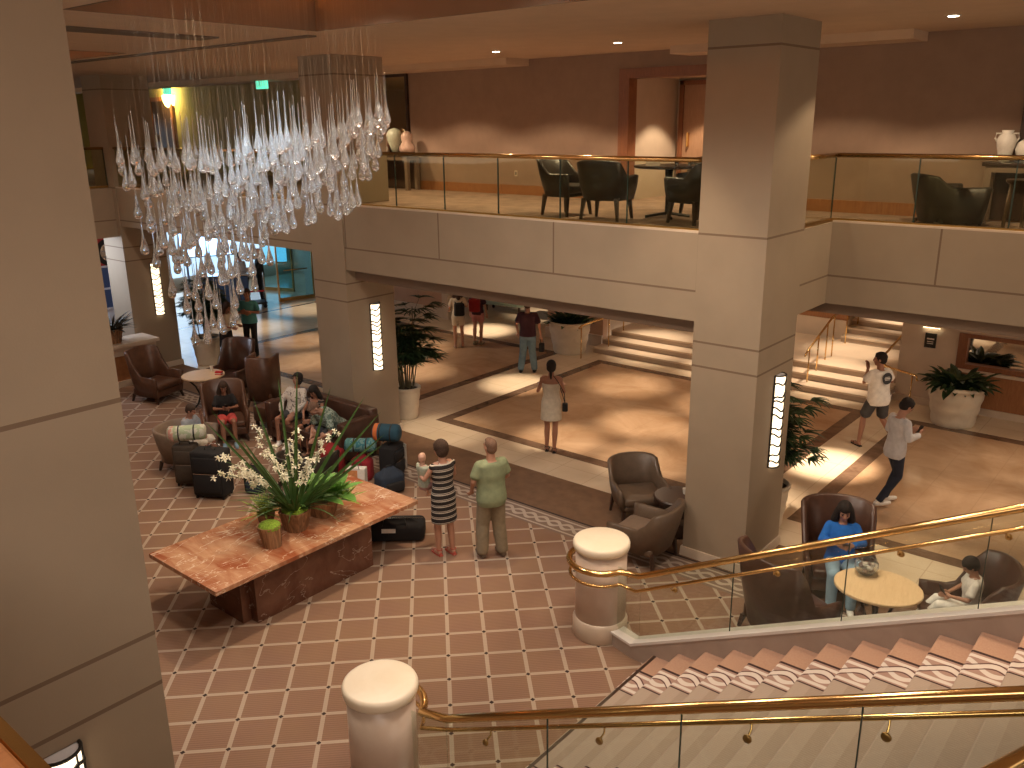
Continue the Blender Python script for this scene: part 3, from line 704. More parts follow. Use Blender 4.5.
# ---------------------------------------------------------------- chairs
def shell(T, W, D, Hb, Ha, th=.07, z0=.14, wing=.5, flare=.06, nose=.10, n=26, power=2.6, lean=.10):
    """U-shaped upholstered shell open towards +Y: back at -Y. returns MB. Hb back height, Ha arm height"""
    mb = MB(T); pl = []
    for i in range(n + 1):
        u = -1 + 2 * i / n                     # -1 right front, 0 back, 1 left front
        a = u * pi * .5
        # superellipse back then straight arms
        if abs(u) < .62:
            a = u / .62 * pi / 2
            x = W / 2 * (abs(sin(a)) ** (2 / power)) * (1 if a > 0 else -1); y = -D * .5 + D * .38 * (1 - abs(cos(a)) ** (2 / power))
        else:
            f = (abs(u) - .62) / .38
            x = W / 2 * (1 if u > 0 else -1); y = -D * .12 + f * (D * .60)
        y = y
        au = abs(u)
        w0 = wing
        if au < w0: h = Hb - .03 * (au / w0) ** 2
        elif au < w0 + .16:
            f = (au - w0) / .16; f = f * f * (3 - 2 * f); h = Hb - .03 + (Ha - Hb + .03) * f
        else: h = Ha
        pl.append((x, y, h, au))
    rings = []
    for (x, y, h, au) in pl:
        nx, ny = x / (W / 2), (y + D * .1) / (D / 2); l = max(.2, sqrt(nx * nx + ny * ny)); nx /= l; ny /= l
        if au > .62: nx, ny = (1 if x > 0 else -1), 0
        hf = (h - z0)
        fo = flare * (h / Hb); bl = -lean * (max(0, h - Ha) / max(.01, Hb - Ha) if Hb > Ha else 0) * (1 if y < 0 else .6)
        o0 = (x * .94, y * .94, z0); o1 = (x + nx * fo, y + ny * fo + bl, h - .02)
        i1 = (x + nx * (fo - th), y + ny * (fo - th) + bl, h - .02); i0 = (x * .94 - nx * th, y * .94 - ny * th, z0)
        tp = ((o1[0] + i1[0]) / 2, (o1[1] + i1[1]) / 2, h)
        rings.append([o0, tuple((a + b) / 2 + c for a, b, c in zip(o0, o1, (nx * .012, ny * .012, 0))), o1, tp, i1, tuple((a + b) / 2 for a, b in zip(i0, i1)), i0])
    mb.loft(rings); return mb
def chair(name, label, cat, loc, rz, W=.8, D=.8, Hb=1.1, Ha=.62, seat=.42, mat='leather', seatm=None, group=None, wing=.5, legh=.14, arm_open=False, flare=.05, lean=.10, inner=None):
    t = thing(name, label, cat, loc, rz, group)
    shell(None, W, D, Hb, Ha, wing=wing, flare=flare, z0=legh, lean=lean).build('backrest', M[mat], t, smooth=True, bevel=0)
    s = MB().rbox(-W / 2 + .06, W / 2 - .06, -D / 2 + .1, D / 2 + .0, seat - .12, seat, .05, crown=.015); s.build('seat_cushion', M[seatm or mat], t, smooth=True)
    MB().rbox(-W / 2 + .03, W / 2 - .03, -D / 2 + .08, D / 2 - .03, legh, seat - .12, .04).build('seat_base', M[mat], t, smooth=True)
    for sx in (-1, 1):
        for sy in (-1, 1):
            x = sx * (W / 2 - .07); y = sy * (D / 2 - .08)
            MB().loft([[(x + a * k + sx * sh, y + b * k + sy * sh, z) for a, b in ((-1, -1), (1, -1), (1, 1), (-1, 1))] for z, k, sh in ((0, .016, .035), (legh + .03, .028, 0))]).build('leg', M['wood_dark'], t)
    return t
# right lounge, by the stairs
L1 = 'tall brown leather barrel chairs round the oval table by the stairs'
CAMD = (.64, -.77)
chair('barrel_chair', 'tall brown leather barrel chair holding the woman in blue', 'chair', (2.22, 4.78, 0), hd(.45, -.9), .76, .78, 1.09, .60, .44, group=L1, wing=.56, flare=.09)
chair('barrel_chair', 'tall brown leather barrel chair holding the child in white, at the right edge', 'chair', (3.74, 4.36, 0), hd(-.9, -.35), .80, .78, 1.08, .58, .44, group=L1, wing=.56, flare=.09)
chair('barrel_chair', 'brown leather barrel chair seen from behind through the stair glass, left of the oval table', 'chair', (2.16, 3.38, 0), hd(.45, .9), .84, .80, 1.18, .58, .44, group=L1, wing=.56, flare=.07)
chair('barrel_chair', 'brown leather barrel chair hidden by the stair curb, only its arm end showing', 'chair', (3.42, 3.28, 0), hd(-.2, 1), .84, .8, .60, .58, .44, group=L1, wing=.56, flare=.05)
def round_table(label, loc, rx, ry, h, mat='table_top', rz=0, name='lounge_table', group=None, legs=3):
    t = thing(name, label, 'table', loc, rz, group)
    MB().lathe([(.96, h - .04), (1, h - .03), (1, h - .008), (.985, h), (.001, h)], n=40, sx=rx, sy=ry).build('table_top', M[mat], t, smooth=False)
    MB().lathe([(.9, h - .055), (.9, h - .04), (.001, h - .04)], n=32, sx=rx, sy=ry).build('top_rim', M['wood_dark'], t)
    for i in range(legs):
        a = 2 * pi * i / legs + .5
        p = [(cos(a) * rx * k, sin(a) * ry * k, z) for k, z in ((.75, h - .06), (.45, h * .7), (.25, h * .4), (.42, h * .15), (.72, 0.012))]
        MB().tube(p, .018, 8).build('leg', M['black'], t, smooth=True)
    MB().lathe([(.03, .16), (.03, h - .06)], n=10).build('centre_pole', M['black'], t, smooth=True)
    return t
round_table('pale oval topped table by the stairs with a glass bowl on it', (3.0, 3.84, 0), .47, .41, .74, rz=radians(12))
# decorative bowl
t = thing('glass_bowl', 'round glass bowl of brown and cream stones on the oval table', 'bowl', (2.80, 4.02, .741))
MB().lathe([(.055, 0), (.10, .03), (.135, .09), (.13, .15), (.095, .19), (.09, .2), (.085, .19), (.12, .15), (.125, .09), (.09, .035), (.001, .02)], n=24).build('bowl', M['crystal'], t, smooth=True)
rr = random.Random(3); mA = plain('cream_stone', (.6, .52, .42), .4); mB = plain('brown_stone', (.13, .05, .03), .4)
for i in range(9):
    a = i * 2.4; r_ = .055 if i < 6 else .025
    MB().ell((cos(a) * r_, sin(a) * r_, .06 + .035 * (i // 3)), (.035, .03, .025), 8, 6).build('stone', mA if i % 2 else mB, t, smooth=True)
# taupe armchairs by the big column
L2 = 'taupe leather armchairs beside the big column'
chair('armchair', 'taupe leather armchair left of the big column, facing the camera side', 'chair', (-.86, 5.02, 0), hd(.72, -.62), .74, .72, .88, .60, .46, 'taupe', group=L2, wing=.44, legh=.26, flare=.06)
chair('armchair', 'taupe armchair with its rounded back towards the stairs, in front of the big column', 'chair', (-.10, 3.95, 0), hd(-.97, -.05), .76, .74, .90, .62, .46, 'taupe', 'taupe_l', group=L2, wing=.44, legh=.24, flare=.05)
t = thing('drum_table', 'round dark wood drum table between the two taupe armchairs', 'table', (-.16, 4.95, 0))
MB().lathe([(.24, 0), (.26, .03), (.26, .50), (.34, .53), (.345, .57), (.33, .585), (.001, .585)], n=32).build('drum_body', M['wood_dark'], t, smooth=False)
MB().lathe([(.26, .22), (.27, .24), (.27, .30), (.26, .32)], n=32).build('drum_band', M['taupe'], t, smooth=False)
t = thing('paper_cup', 'small white paper cup on the drum table', 'cup', (-.10, 5.05, .586))
MB().lathe([(.025, 0), (.034, .08), (.036, .085), (.001, .085)], n=14).build('cup_body', M['white'], t, smooth=False)
# left lounge
L3 = 'brown leather chairs of the left lounge'
chair('wing_chair', 'brown leather wing chair at the far left beside the stone ledge', 'chair', (-12.35, 3.62, 0), hd(.9, .25), .80, .82, 1.12, .60, .42, 'leather_l', group=L3, wing=.52)
chair('wing_chair', 'brown leather wing chair facing the camera behind the small round table', 'chair', (-11.45, 4.95, 0), hd(.3, -.95), .80, .80, 1.16, .60, .42, 'leather', group=L3, wing=.52)
chair('wing_chair', 'tan brown barrel chair seen from behind, right of the small round table', 'chair', (-10.15, 4.85, 0), hd(-.55, .83), .58, .66, 1.10, 1.07, .42, 'leather_l', group=L3, wing=.60, flare=.0, lean=0)
chair('wing_chair', 'tan brown wing chair the girl in pink shorts sits in', 'chair', (-8.90, 3.15, 0), hd(.85, -.45), .76, .76, 1.06, .60, .42, 'leather_l', group=L3, wing=.50)
chair('tub_chair', 'low taupe tub chair the boy in grey sits in, left of the suitcases', 'chair', (-8.22, 1.92, 0), hd(.85, .35), .80, .74, .74, .68, .42, 'taupe_l', group=None, wing=.60)
chair('tub_chair', 'low taupe tub chair half hidden behind the flowers', 'chair', (-5.75, 2.62, 0), hd(-.3, 1), .78, .72, .66, .60, .40, 'char', wing=.60)
round_table('small round pale topped table in the left lounge', (-10.95, 3.95, 0), .44, .44, .72)
t = thing('leather_bench', 'tan leather bench seat between the girl in pink and the sofa', 'bench', (-8.75, 4.2, 0), hd(.2, -1))
MB().rbox(-.38, .38, -.3, .3, .12, .44, .05, crown=.02).build('seat', M['leather_l'], t, smooth=True)
for sx in (-1, 1):
    for sy in (-1, 1): MB().box(sx * .32 - .025, sx * .32 + .025, sy * .24 - .025, sy * .24 + .025, 0, .13).build('leg', M['wood_dark'], t)
t = thing('sofa', 'long dark brown leather sofa in front of the middle column with three people on it', 'sofa', (-7.0, 3.92, 0), pi)
MB().rbox(-1.12, 1.12, -.42, .40, .12, .32, .04).build('sofa_base', M['leather'], t, smooth=True)
for i in range(3): MB().rbox(-.97 + i * .647, -.97 + (i + 1) * .647 - .006, -.26, .42, .32, .45, .04, crown=.015).build('seat_cushion', M['leather'], t, smooth=True)
MB().rbox(-1.12, 1.12, -.44, -.24, .32, .90, .05).build('backrest', M['leather'], t, smooth=True)
for s in (-1, 1): MB().rbox(s * 1.05 - .09, s * 1.05 + .09, -.44, .42, .12, .80, .045).build('armrest', M['leather'], t, smooth=True)
for sx in (-1, 1):
    for sy in (-1, 1): MB().box(sx * 1.02 - .03, sx * 1.02 + .03, sy * .34 - .03, sy * .34 + .03, 0, .13).build('leg', M['wood_dark'], t)
# small things on the left table
t = thing('coffee_cup', 'white paper cup with lid on the small round table', 'cup', (-11.05, 4.22, .721))
MB().lathe([(.028, 0), (.038, .09), (.001, .09)], n=14).build('cup_body', M['white'], t); MB().lathe([(.041, .09), (.04, .105), (.001, .107)], n=14).build('lid', M['white'], t)
t = thing('snack_carton', 'small red and white snack carton on the small round table', 'box', (-10.68, 4.16, .721), .5)
MB().box(-.07, .07, -.045, .045, 0, .07).build('carton', cloth('carton_red', (.55, .03, .03)), t); MB().box(-.071, .071, -.046, .046, .02, .035).build('white_band', M['white'], t)
# ---------------------------------------------------------------- gallery furniture
L4 = 'charcoal leather armchairs round the gallery table'
def up(x, y): return (x, y, 4.42)
for x, y, dx, dy, lb, W in [(-2.48, 5.35, .9, -.1, 'charcoal leather armchair at the left end of the gallery table', .60), (-1.62, 5.15, -.15, 1, 'charcoal leather armchair with its back to the balustrade, left of the two', .64),
                         (-.70, 6.35, .1, -1, 'charcoal leather armchair on the far side of the gallery table', .62), (-.34, 5.42, -.95, .3, 'charcoal leather armchair with its back to the balustrade, against the big column', .62)]:
    chair('dining_armchair', lb, 'chair', up(x, y), hd(dx, dy), W, .60, .84, .62, .45, 'char', group=L4, wing=.46, legh=.28, flare=.05)
t = thing('gallery_table', 'round dark wooden table with glasses and paper on it on the gallery', 'table', up(-1.0, 5.8))
MB().lathe([(.47, .70), (.5, .71), (.5, .74), (.001, .74)], n=36).build('table_top', M['wood_dark'], t)
MB().lathe([(.04, .05), (.035, .4), (.06, .69), (.001, .7)], n=14).build('pedestal', M['black'], t, smooth=True)
for i in range(4): MB().tube([(0, 0, .07), (cos(i * pi / 2 + .7) * .32, sin(i * pi / 2 + .7) * .32, .02)], .022, 6).build('foot', M['black'], t)
def tumbler(loc, lb):
    t = thing('drinking_glass', lb, 'glass', loc, 0, 'glasses on the gallery table')
    MB().lathe([(.026, 0), (.032, .1), (.03, .1), (.024, .008), (.001, .006)], n=14).build('glass_body', M['crystal'], t, smooth=True)
tumbler((-.78, 5.62, 5.161), 'clear drinking glass on the gallery table, nearest the column'); tumbler((-.66, 5.78, 5.161), 'clear drinking glass on the gallery table, farther from the balustrade')
t = thing('paper_menu', 'folded white paper on the gallery table', 'paper', (-1.12, 5.55, 5.161), .4)
MB().box(-.10, .10, -.07, .07, 0, .004).box(-.10, .10, -.002, .002, .004, .05).build('paper_sheet', M['white'], t)
chair('tub_chair', 'grey sloping sided tub chair on the gallery, upper right', 'chair', up(2.42, 7.12), hd(.75, .62), .68, .68, .66, .50, .40, 'char', wing=.38, legh=.03, flare=.09, lean=.05)
t = thing('side_table', 'small round dark side table beside the grey tub chair, upper right edge', 'table', up(3.35, 7.0))
MB().lathe([(.25, .56), (.27, .58), (.27, .61), (.001, .61)], n=28).build('table_top', M['wood_dark'], t)
for i in range(4): a = i * pi / 2 + .3; MB().tube([(cos(a) * .2, sin(a) * .2, .57), (cos(a) * .24, sin(a) * .24, 0)], .025, 6).build('leg', M['taupe_l'], t)
def console(lb, x0, x1, y0, y1, h):
    t = thing('console_table', lb, 'table', up(x0, y0)); W = x1 - x0; D = y1 - y0
    MB().box(0, W, 0, D, h - .05, h).build('table_top', M['wood_dark'], t, bevel=.005)
    MB().box(.04, W - .04, .02, D - .02, h - .13, h - .05).build('apron', M['taupe_l'], t)
    for x in (.04, W - .12):
        for y in (.02, D - .1): MB().box(x, x + .08, y, y + .08, 0, h - .13).build('leg', M['taupe_l'], t)
    MB().box(.12, W - .12, D - .05, D - .02, .02, h - .13).build('back_panel', M['wood_dark'], t)
console('dark topped console table against the gallery wall at the right edge', 2.66, 4.6, 7.55, 7.87, .78)
console('dark console table under the mirror, left of the long gallery wall', -9.35, -8.05, 7.4, 7.8, .74)
def vase(loc, lb, prof, handles=False, grp='white vases and ornaments of the gallery consoles', mat='white'):
    t = thing('vase', lb, 'vase', loc, 0, grp)
    MB().lathe(prof, n=24).build('vase_body', M[mat], t, smooth=True)
    if handles:
        for s in (-1, 1): MB().tube([(s * .06, 0, .36), (s * .13, 0, .36), (s * .14, 0, .30), (s * .10, 0, .24)], .012, 6).build('handle', M[mat], t, smooth=True)
vase((2.88, 7.70, 5.201), 'tall white two handled vase on the right gallery console', [(.06, 0), (.07, .02), (.11, .2), (.12, .28), (.09, .34), (.06, .36), (.075, .40), (.07, .40), (.05, .36), (.001, .3)], True)
vase((3.14, 7.70, 5.201), 'squat white vase on the right gallery console, at the picture edge', [(.07, 0), (.12, .06), (.15, .16), (.12, .25), (.06, .29), (.06, .36), (.05, .36), (.001, .3)])
M['blush'] = plain('blush_ceramic', (.55, .38, .30), .3); M['celadon'] = plain('celadon_ceramic', (.52, .55, .42), .3)
orn = [((-8.95, 7.6), [(.08, 0), (.13, .06), (.14, .2), (.12, .34), (.06, .46), (.001, .5)], 'blush', 'tall blush pink egg shaped ornament on the left gallery console'),
       ((-8.62, 7.6), [(.05, 0), (.09, .12), (.16, .28), (.17, .38), (.12, .48), (.001, .52)], 'celadon', 'pale green bulb shaped ornament on the left gallery console'),
       ((-8.25, 7.6), [(.10, 0), (.16, .06), (.17, .14), (.10, .23), (.12, .30), (.12, .38), (.06, .44), (.001, .46)], 'blush', 'stacked double ball ornament on the left gallery console'),
       ((-8.80, 7.44), [(.05, 0), (.09, .04), (.10, .09), (.08, .14), (.001, .16)], 'white', 'small white round ornament in front on the left gallery console')]
for (x, y), pr_, mt, lb in orn: vase((x, y, 5.161), lb, pr_, mat=mt)
def mirror(lb, x0, x1, z0, z1):
    t = thing('wall_mirror', lb, 'mirror', (x0, 7.89, z0)); W = x1 - x0; H = z1 - z0
    MB().box(0, W, -.02, -.01, 0, H).build('mirror_glass', Mat('mirror_olive', (.62, .58, .40), .05, 1.).m, t)
    MB().box(-.06, 0, -.05, 0, -.06, H + .06).box(W, W + .06, -.05, 0, -.06, H + .06).box(0, W, -.05, 0, -.06, 0).box(0, W, -.05, 0, H, H + .06).build('frame', M['wood_dark'], t)
mirror('dark framed mirror over the left gallery console', -9.35, -8.5, 5.25, 6.7)
mirror('dark framed mirror at the upper right picture edge', 3.05, 4.2, 5.2, 6.5)
t = thing('wall_socket', 'small pale wall socket low on the long gallery wall', 'socket', (-5.55, 7.895, 4.82))
MB().box(-.035, .035, -.012, 0, -.055, .055).build('plate', M['wall_cream'], t); MB().box(-.012, .012, -.014, -.012, -.03, .03).build('socket_holes', M['black'], t)
t = thing('wall_sign', 'small black sign with white lettering on the cream wall by the pale steps', 'sign', (.92, 13.39, 1.38))
MB().box(-.11, .11, -.02, 0, -.15, .15).build('sign_board', M['black'], t); MB().box(-.07, .07, -.023, -.02, .02, .05).box(-.06, .06, -.023, -.02, -.03, -.015).box(-.06, .06, -.023, -.02, -.07, -.055).build('sign_marks', M['white'], t)
t = thing('picture_light', 'slim lit strip lamp above the small black wall sign', 'wall lamp', (.92, 13.38, 1.66))
MB().box(-.17, .17, -.05, 0, 0, .02).build('lamp_body', M['brass'], t); MB().box(-.16, .16, -.045, -.005, -.008, 0).build('lamp_lens', emit('strip_lens', (1, .8, .5), 6), t)
# ---------------------------------------------------------------- marble table
t = thing('marble_table', 'long red veined marble table on a marble plinth in the middle of the carpet', 'table', (-3.42, .64, 0))
MB().box(-.74, .72, -1.58, 1.58, .70, .76).build('table_top', M['redmarble'], t, bevel=.006)
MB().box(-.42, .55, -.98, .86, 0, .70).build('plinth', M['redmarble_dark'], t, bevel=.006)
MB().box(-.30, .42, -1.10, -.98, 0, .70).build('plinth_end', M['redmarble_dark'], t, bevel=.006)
# ---------------------------------------------------------------- plants
def pot_ring(t, R, H, mat='planter', name='planter_pot', waves=3):
    prof = [(R * .72, 0)]
    for i in range(13):
        f = i / 12; prof.append((R * (.74 + .24 * f + .018 * sin(f * waves * 2 * pi)), H * (.02 + .88 * f)))
    prof += [(R * 1.02, H * .92), (R * 1.03, H * .98), (R * .98, H), (R * .9, H), (R * .88, H * .9), (.001, H * .9)]
    MB().lathe(prof, n=32).build(name, M[mat], t, smooth=True)
    MB().lathe([(R * .9, H * .90), (R * .5, H * .93), (.001, H * .95)], n=24).build('soil', M['soil'], t, smooth=True)
def palm(loc, label, H, R, pr, ph, seed, nst=9, spread=1.0, dens=10):
    """lady palm: canes carrying fans of narrow leaflets"""
    rr = random.Random(seed); t = thing('potted_palm', label, 'potted plant', loc); pot_ring(t, pr, ph)
    st = MB(); lf = MB()
    for i in range(nst):
        a = rr.uniform(0, 2 * pi); r0 = rr.uniform(.02, pr * .55); h = H * rr.uniform(.55, 1)
        bx, by = cos(a) * r0, sin(a) * r0; ex, ey = cos(a) * (r0 + .22 * spread * rr.random()), sin(a) * (r0 + .22 * spread * rr.random())
        st.tube([(bx, by, ph * .9), ((bx + ex) / 2, (by + ey) / 2, ph + (h - ph) * .5), (ex, ey, h)], [.014, .012, .008], 5)
        for k in range(dens):
            f = .48 + .52 * (k + rr.random()) / dens; z = ph + (h - ph) * f
            cx, cy = bx + (ex - bx) * f, by + (ey - by) * f; b = rr.uniform(0, 2 * pi); pl = rr.uniform(.18, .34) * R / .5
            d = Vector((cos(b), sin(b), rr.uniform(.15, .7))).normalized(); tip = Vector((cx, cy, z)) + d * pl
            st.tube([(cx, cy, z), tuple(tip)], .004, 4)
            for j in range(7):
                g = (j - 3) * .36; q = Matrix.Rotation(g, 3, 'Z') @ Vector((d.x, d.y, .15)); lf.leaf(tip, q, rr.uniform(.22, .36) * R / .5, .044, rr.uniform(.4, 1.0), 4)
    st.build('canes', M['stem'], t); o = lf.build('foliage', M['dark_plant'], t, recalc=False); return t
def bushy(loc, label, R, pr, ph, mat, seed, n=90, L=.5, w=.10, pot='planter', droop=.8):
    rr = random.Random(seed); t = thing('potted_plant', label, 'potted plant', loc); pot_ring(t, pr, ph, pot); lf = MB()
    for i in range(n):
        a = rr.uniform(0, 2 * pi); r0 = rr.uniform(0, pr * .7); e = rr.uniform(.2, 1.5)
        lf.leaf((cos(a) * r0, sin(a) * r0, ph * .9), (cos(a), sin(a), e), L * rr.uniform(.55, 1) * R / .5, w * rr.uniform(.7, 1.2), droop * rr.uniform(.6, 1.3), 5)
    lf.build('foliage', M[mat], t, recalc=False); return t
palm((-7.05, 6.15, 0), 'tall lady palm in a cream ribbed planter beside the middle column', 2.3, .58, .28, .66, 5, 17, 1.3)
palm((.74, 6.05, 0), 'tall lady palm behind the big column on the right', 2.25, .52, .30, .66, 8, 11, 1.5, 8)
palm((-14.1, 5.95, 0), 'tall dark palm in a cream planter right of the farthest left column', 2.2, .42, .36, .70, 11, 18, .8, 14)
bushy((1.72, 12.5, 0), 'broad leaved dark plant in a large round cream planter, right side', .5, .52, .82, 'dark_plant', 4, 170, .56, .13, droop=1.2)
bushy((-7.55, 12.45, 0), 'dark leafy plant in a large cream planter left of the pale steps', .5, .56, .84, 'dark_plant', 6, 90, .5, .12)
t = bushy((-14.1, 3.62, 1.0), 'dark spiky plant in a basket pot on the stone ledge at the far left', .5, .24, .34, 'grey_plant', 9, 80, .62, .06, 'bark', .5)
# planters on the marble table
def bark_pot(t, R, H, square=False, lean=.0):
    n = 6 if not square else 4
    rings = []
    for z, k in ((0, .72), (H * .5, .86), (H, 1.0), (H, .9), (H * .88, .88)):
        rings.append([(R * k * cos(2 * pi * j / 16 + .3) * (1.12 if square and abs(((j + .0) % 4) - 2) < 1 else 1) + lean * z, R * k * sin(2 * pi * j / 16 + .3) * (1.12 if square and abs(((j + .0) % 4) - 2) < 1 else 1), z) for j in range(16)])
    MB().loft(rings).build('bark_pot', M['bark'], t, smooth=False)
TZ = .761
t = thing('moss_planter', 'small bark planter topped with bright green moss on the marble table', 'planter', (-3.14, .14, TZ))
bark_pot(t, .15, .27, lean=-.16); MB(Matrix.Translation((-.03, 0, .25))).ell((0, 0, 0), (.14, .14, .08), 18, 10).build('moss', M['moss'], t, smooth=True)
t = thing('orchid_planter', 'bark planter with tall sword leaves and white orchid sprays on the marble table', 'planter', (-3.30, .62, TZ))
bark_pot(t, .19, .27, True); MB().ell((0, 0, .26), (.17, .17, .05), 18, 8).build('moss', M['moss'], t, smooth=True)
rr = random.Random(21); lf = MB()
RV = Vector((.769, .639, 0))
for i in range(90):
    a = rr.uniform(0, 2 * pi); lf.leaf((cos(a) * .08, sin(a) * .08, .26), (cos(a), sin(a), rr.uniform(.4, 1.8)), rr.uniform(.45, .85), .036, rr.uniform(.5, 1.2), 7, tip=False)
lf.build('grassy_leaves', M['green_plant'], t, recalc=False)
for (s, L, dn) in ((-.72, .92, .1), (-.50, .98, -.2), (-.28, .90, .1), (-.06, 1.02, .1), (.10, 1.10, 0), (.34, 1.05, -.1), (.56, 1.0, .15), (.72, .98, .1), (.85, .92, -.1), (-.62, .66, .3), (.95, .80, .1)):
    d = RV * s * .9 + Vector((-.5, .6, 0)) * dn + Vector((0, 0, 1)) * (1.05 - .35 * abs(s))
    MB().leaf((RV.x * s * .08, RV.y * s * .08, .26), d, L * 1.72, .062, .10, 8, up=Vector((.6, -.74, .25)), fold=.15, tip=False).build('sword_leaf', M['green_plant'], t, recalc=False)
def spray(t, base, d, L, n, seed):
    rr = random.Random(seed); st = MB(); p = Vector(base); d = Vector(d).normalized(); pts = [tuple(p)]; P = []
    for i in range(10):
        p = p + d * L / 10; d = (d + Vector((d.x * .06, d.y * .06, -.06))).normalized(); pts.append(tuple(p))
        if i >= 4: P.append(p.copy())
    s = st.tube(pts, .004, 5).build('flower_stem', M['green_plant'], t)
    for k in range(n):
        c = P[k % len(P)] + Vector((rr.uniform(-.06, .06), rr.uniform(-.06, .06), rr.uniform(-.05, .05))); f = MB()
        nrm = Vector((.6 + rr.uniform(-.4, .4), -.7 + rr.uniform(-.4, .4), rr.uniform(-.1, .6))).normalized(); q = nrm.to_track_quat('Z', 'Y').to_matrix()
        for j in range(5):
            a = 2 * pi * j / 5 + rr.random() * .3; f.leaf(c, q @ Vector((cos(a), sin(a), .25)), .050, .030, .2, 3, fold=.3)
        f.ell(c, (.007,) * 3, 6, 5); f.build('blossom', M['orchid'], s, recalc=False)
for i, (s, dn, up_, L) in enumerate(((-.62, .1, .62, .70), (-.50, -.1, .85, .74), (-.30, .3, 1.05, .76), (-.14, -.2, 1.0, .62), (.34, .2, 1.1, .74), (.20, -.2, .95, .60), (-.40, .0, .62, .60), (-.08, .3, .85, .58), (.05, .1, 1.15, .66))):
    dd = RV * s + Vector((-.5, .6, 0)) * dn + Vector((0, 0, up_)); spray(t, (RV.x * s * .06, RV.y * s * .06, .27), dd, L * 1.55, 15, 50 + i)
t = thing('succulent_planter', 'bark planter with broad green agave rosettes on the marble table', 'planter', (-3.38, 1.12, TZ))
bark_pot(t, .21, .24, True)
def rosette(t, c, R, n, mat, seed, w=.10):
    rr = random.Random(seed); lf = MB()
    for i in range(n):
        a = i * 2.4; e = .15 + 1.5 * i / n; lf.leaf(c, (cos(a), sin(a), e), R * (1 - .35 * i / n), w * rr.uniform(.8, 1.1), .15, 6, fold=.22)
    lf.build('leaf_rosette', M[mat], t, recalc=False)
rosette(t, (.0, -.04, .24), .50, 16, 'bright_plant', 1, .19); rosette(t, (.08, .14, .24), .46, 15, 'bright_plant', 2, .18); rosette(t, (.16, .24, .16), .34, 20, 'lime_plant', 3, .05)
t = thing('fern_planter', 'low bark pot of lime strap leaves behind the moss planter on the marble table', 'planter', (-3.72, .46, TZ))
bark_pot(t, .12, .16); rosette(t, (0, 0, .14), .42, 44, 'lime_plant', 5, .035)
# ---------------------------------------------------------------- chandelier of glass drops
t = thing('drop_chandelier', 'large chandelier of hanging clear glass drops forming an inverted cone', 'chandelier', (-2.95, .35, 7.62))
MB().box(-1.3, 1.3, -1.2, 1.2, -.04, 0).build('ceiling_plate', M['ceiling'], t)
Rv = Vector((.769, .639)); Dv = Vector((-.639, .769))
LOW = [(-1.5, 5.3), (-1.43, 5.26), (-1.33, 4.88), (-1.2, 4.59), (-1.13, 4.2), (-1.05, 3.85), (-.84, 3.45), (-.71, 3.37), (-.49, 3.67), (-.15, 4.13), (.02, 4.5), (.17, 4.65), (.38, 4.7), (.62, 4.77), (.9, 4.81), (1.04, 4.9), (1.12, 5.16), (1.25, 5.46), (1.36, 5.75)]
TOP = [(-1.45, 5.98), (-.6, 5.84), (-.3, 5.9), (0, 6.0), (.5, 6.1), (1.0, 6.2), (1.36, 6.32)]
def interp(tab, x):
    if x <= tab[0][0]: return tab[0][1]
    for (a, b), (c, d) in zip(tab[:-1], tab[1:]):
        if x <= c: return b + (d - b) * (x - a) / (c - a)
    return tab[-1][1]
def drop_mb(mb, p, L=.42, r=.045, n=10, jit=1):
    x, y, z = p   # z = bottom of the drop
    prof = [(.001, 0), (r * .55, .008), (r * .92, .03), (r, .055), (r * .92, .09), (r * .60, .14), (r * .34, .195), (r * .19, .26), (r * .12, .33), (r * .09, L * .85), (r * .07, L), (.001, L + .004)]
    mb.lathe(prof, (x, y, z), n)
rr = random.Random(5); pos = []
tries = 0
while len(pos) < 345 and tries < 40000:
    tries += 1; s = rr.uniform(-1.45, 1.40); d = rr.uniform(-.95, .95)
    if s * s / 2.15 + d * d / 1.3 > 1: continue
    lo = interp(LOW, s); hi = interp(TOP, s) - .57
    if hi < lo: hi = lo + .02
    # cone: the deeper in the middle, tiers from rim to core
    k = rr.random() ** .8; tier = int(k * 6) / 5.0
    if tier > .5 and abs(d) > .55: continue
    if (hi - lo) < .5 and tier not in (0, .2, 1.0) and rr.random() < .5: continue
    z = hi + (lo - hi) * min(1, tier) + rr.uniform(-.05, .05)
    q = Rv * s + Dv * d
    if any((q.x - a[0]) ** 2 + (q.y - a[1]) ** 2 < .006 or ((q.x - a[0]) ** 2 + (q.y - a[1]) ** 2 < .016 and abs(z - a[2]) < .3) for a in pos): continue
    pos.append((q.x, q.y, z))
pos.sort(key=lambda a: (a[0] * -.614 + a[1] * .735))
wires = MB(); rest = MB()
for i, (x, y, z) in enumerate(pos):
    zl = z - 7.62
    wires.tube([(x, y, zl + .5), (x, y, -.04)], .0003, 3)
    if i < 100:
        m_ = MB(); drop_mb(m_, (0, 0, 0), .50 + .08 * rr.random()); m_.build('glass_drop', M['crystal'], t, smooth=True, loc=(x, y, zl))
    else: drop_mb(rest, (x, y, zl), .50 + .08 * rr.random())
o = rest.build('glass_drops', M['crystal'], t, smooth=True); o['kind'] = 'stuff'
o = wires.build('hanging_wires', plain('thin_wire', (.22, .17, .12), .5), t); o['kind'] = 'stuff'
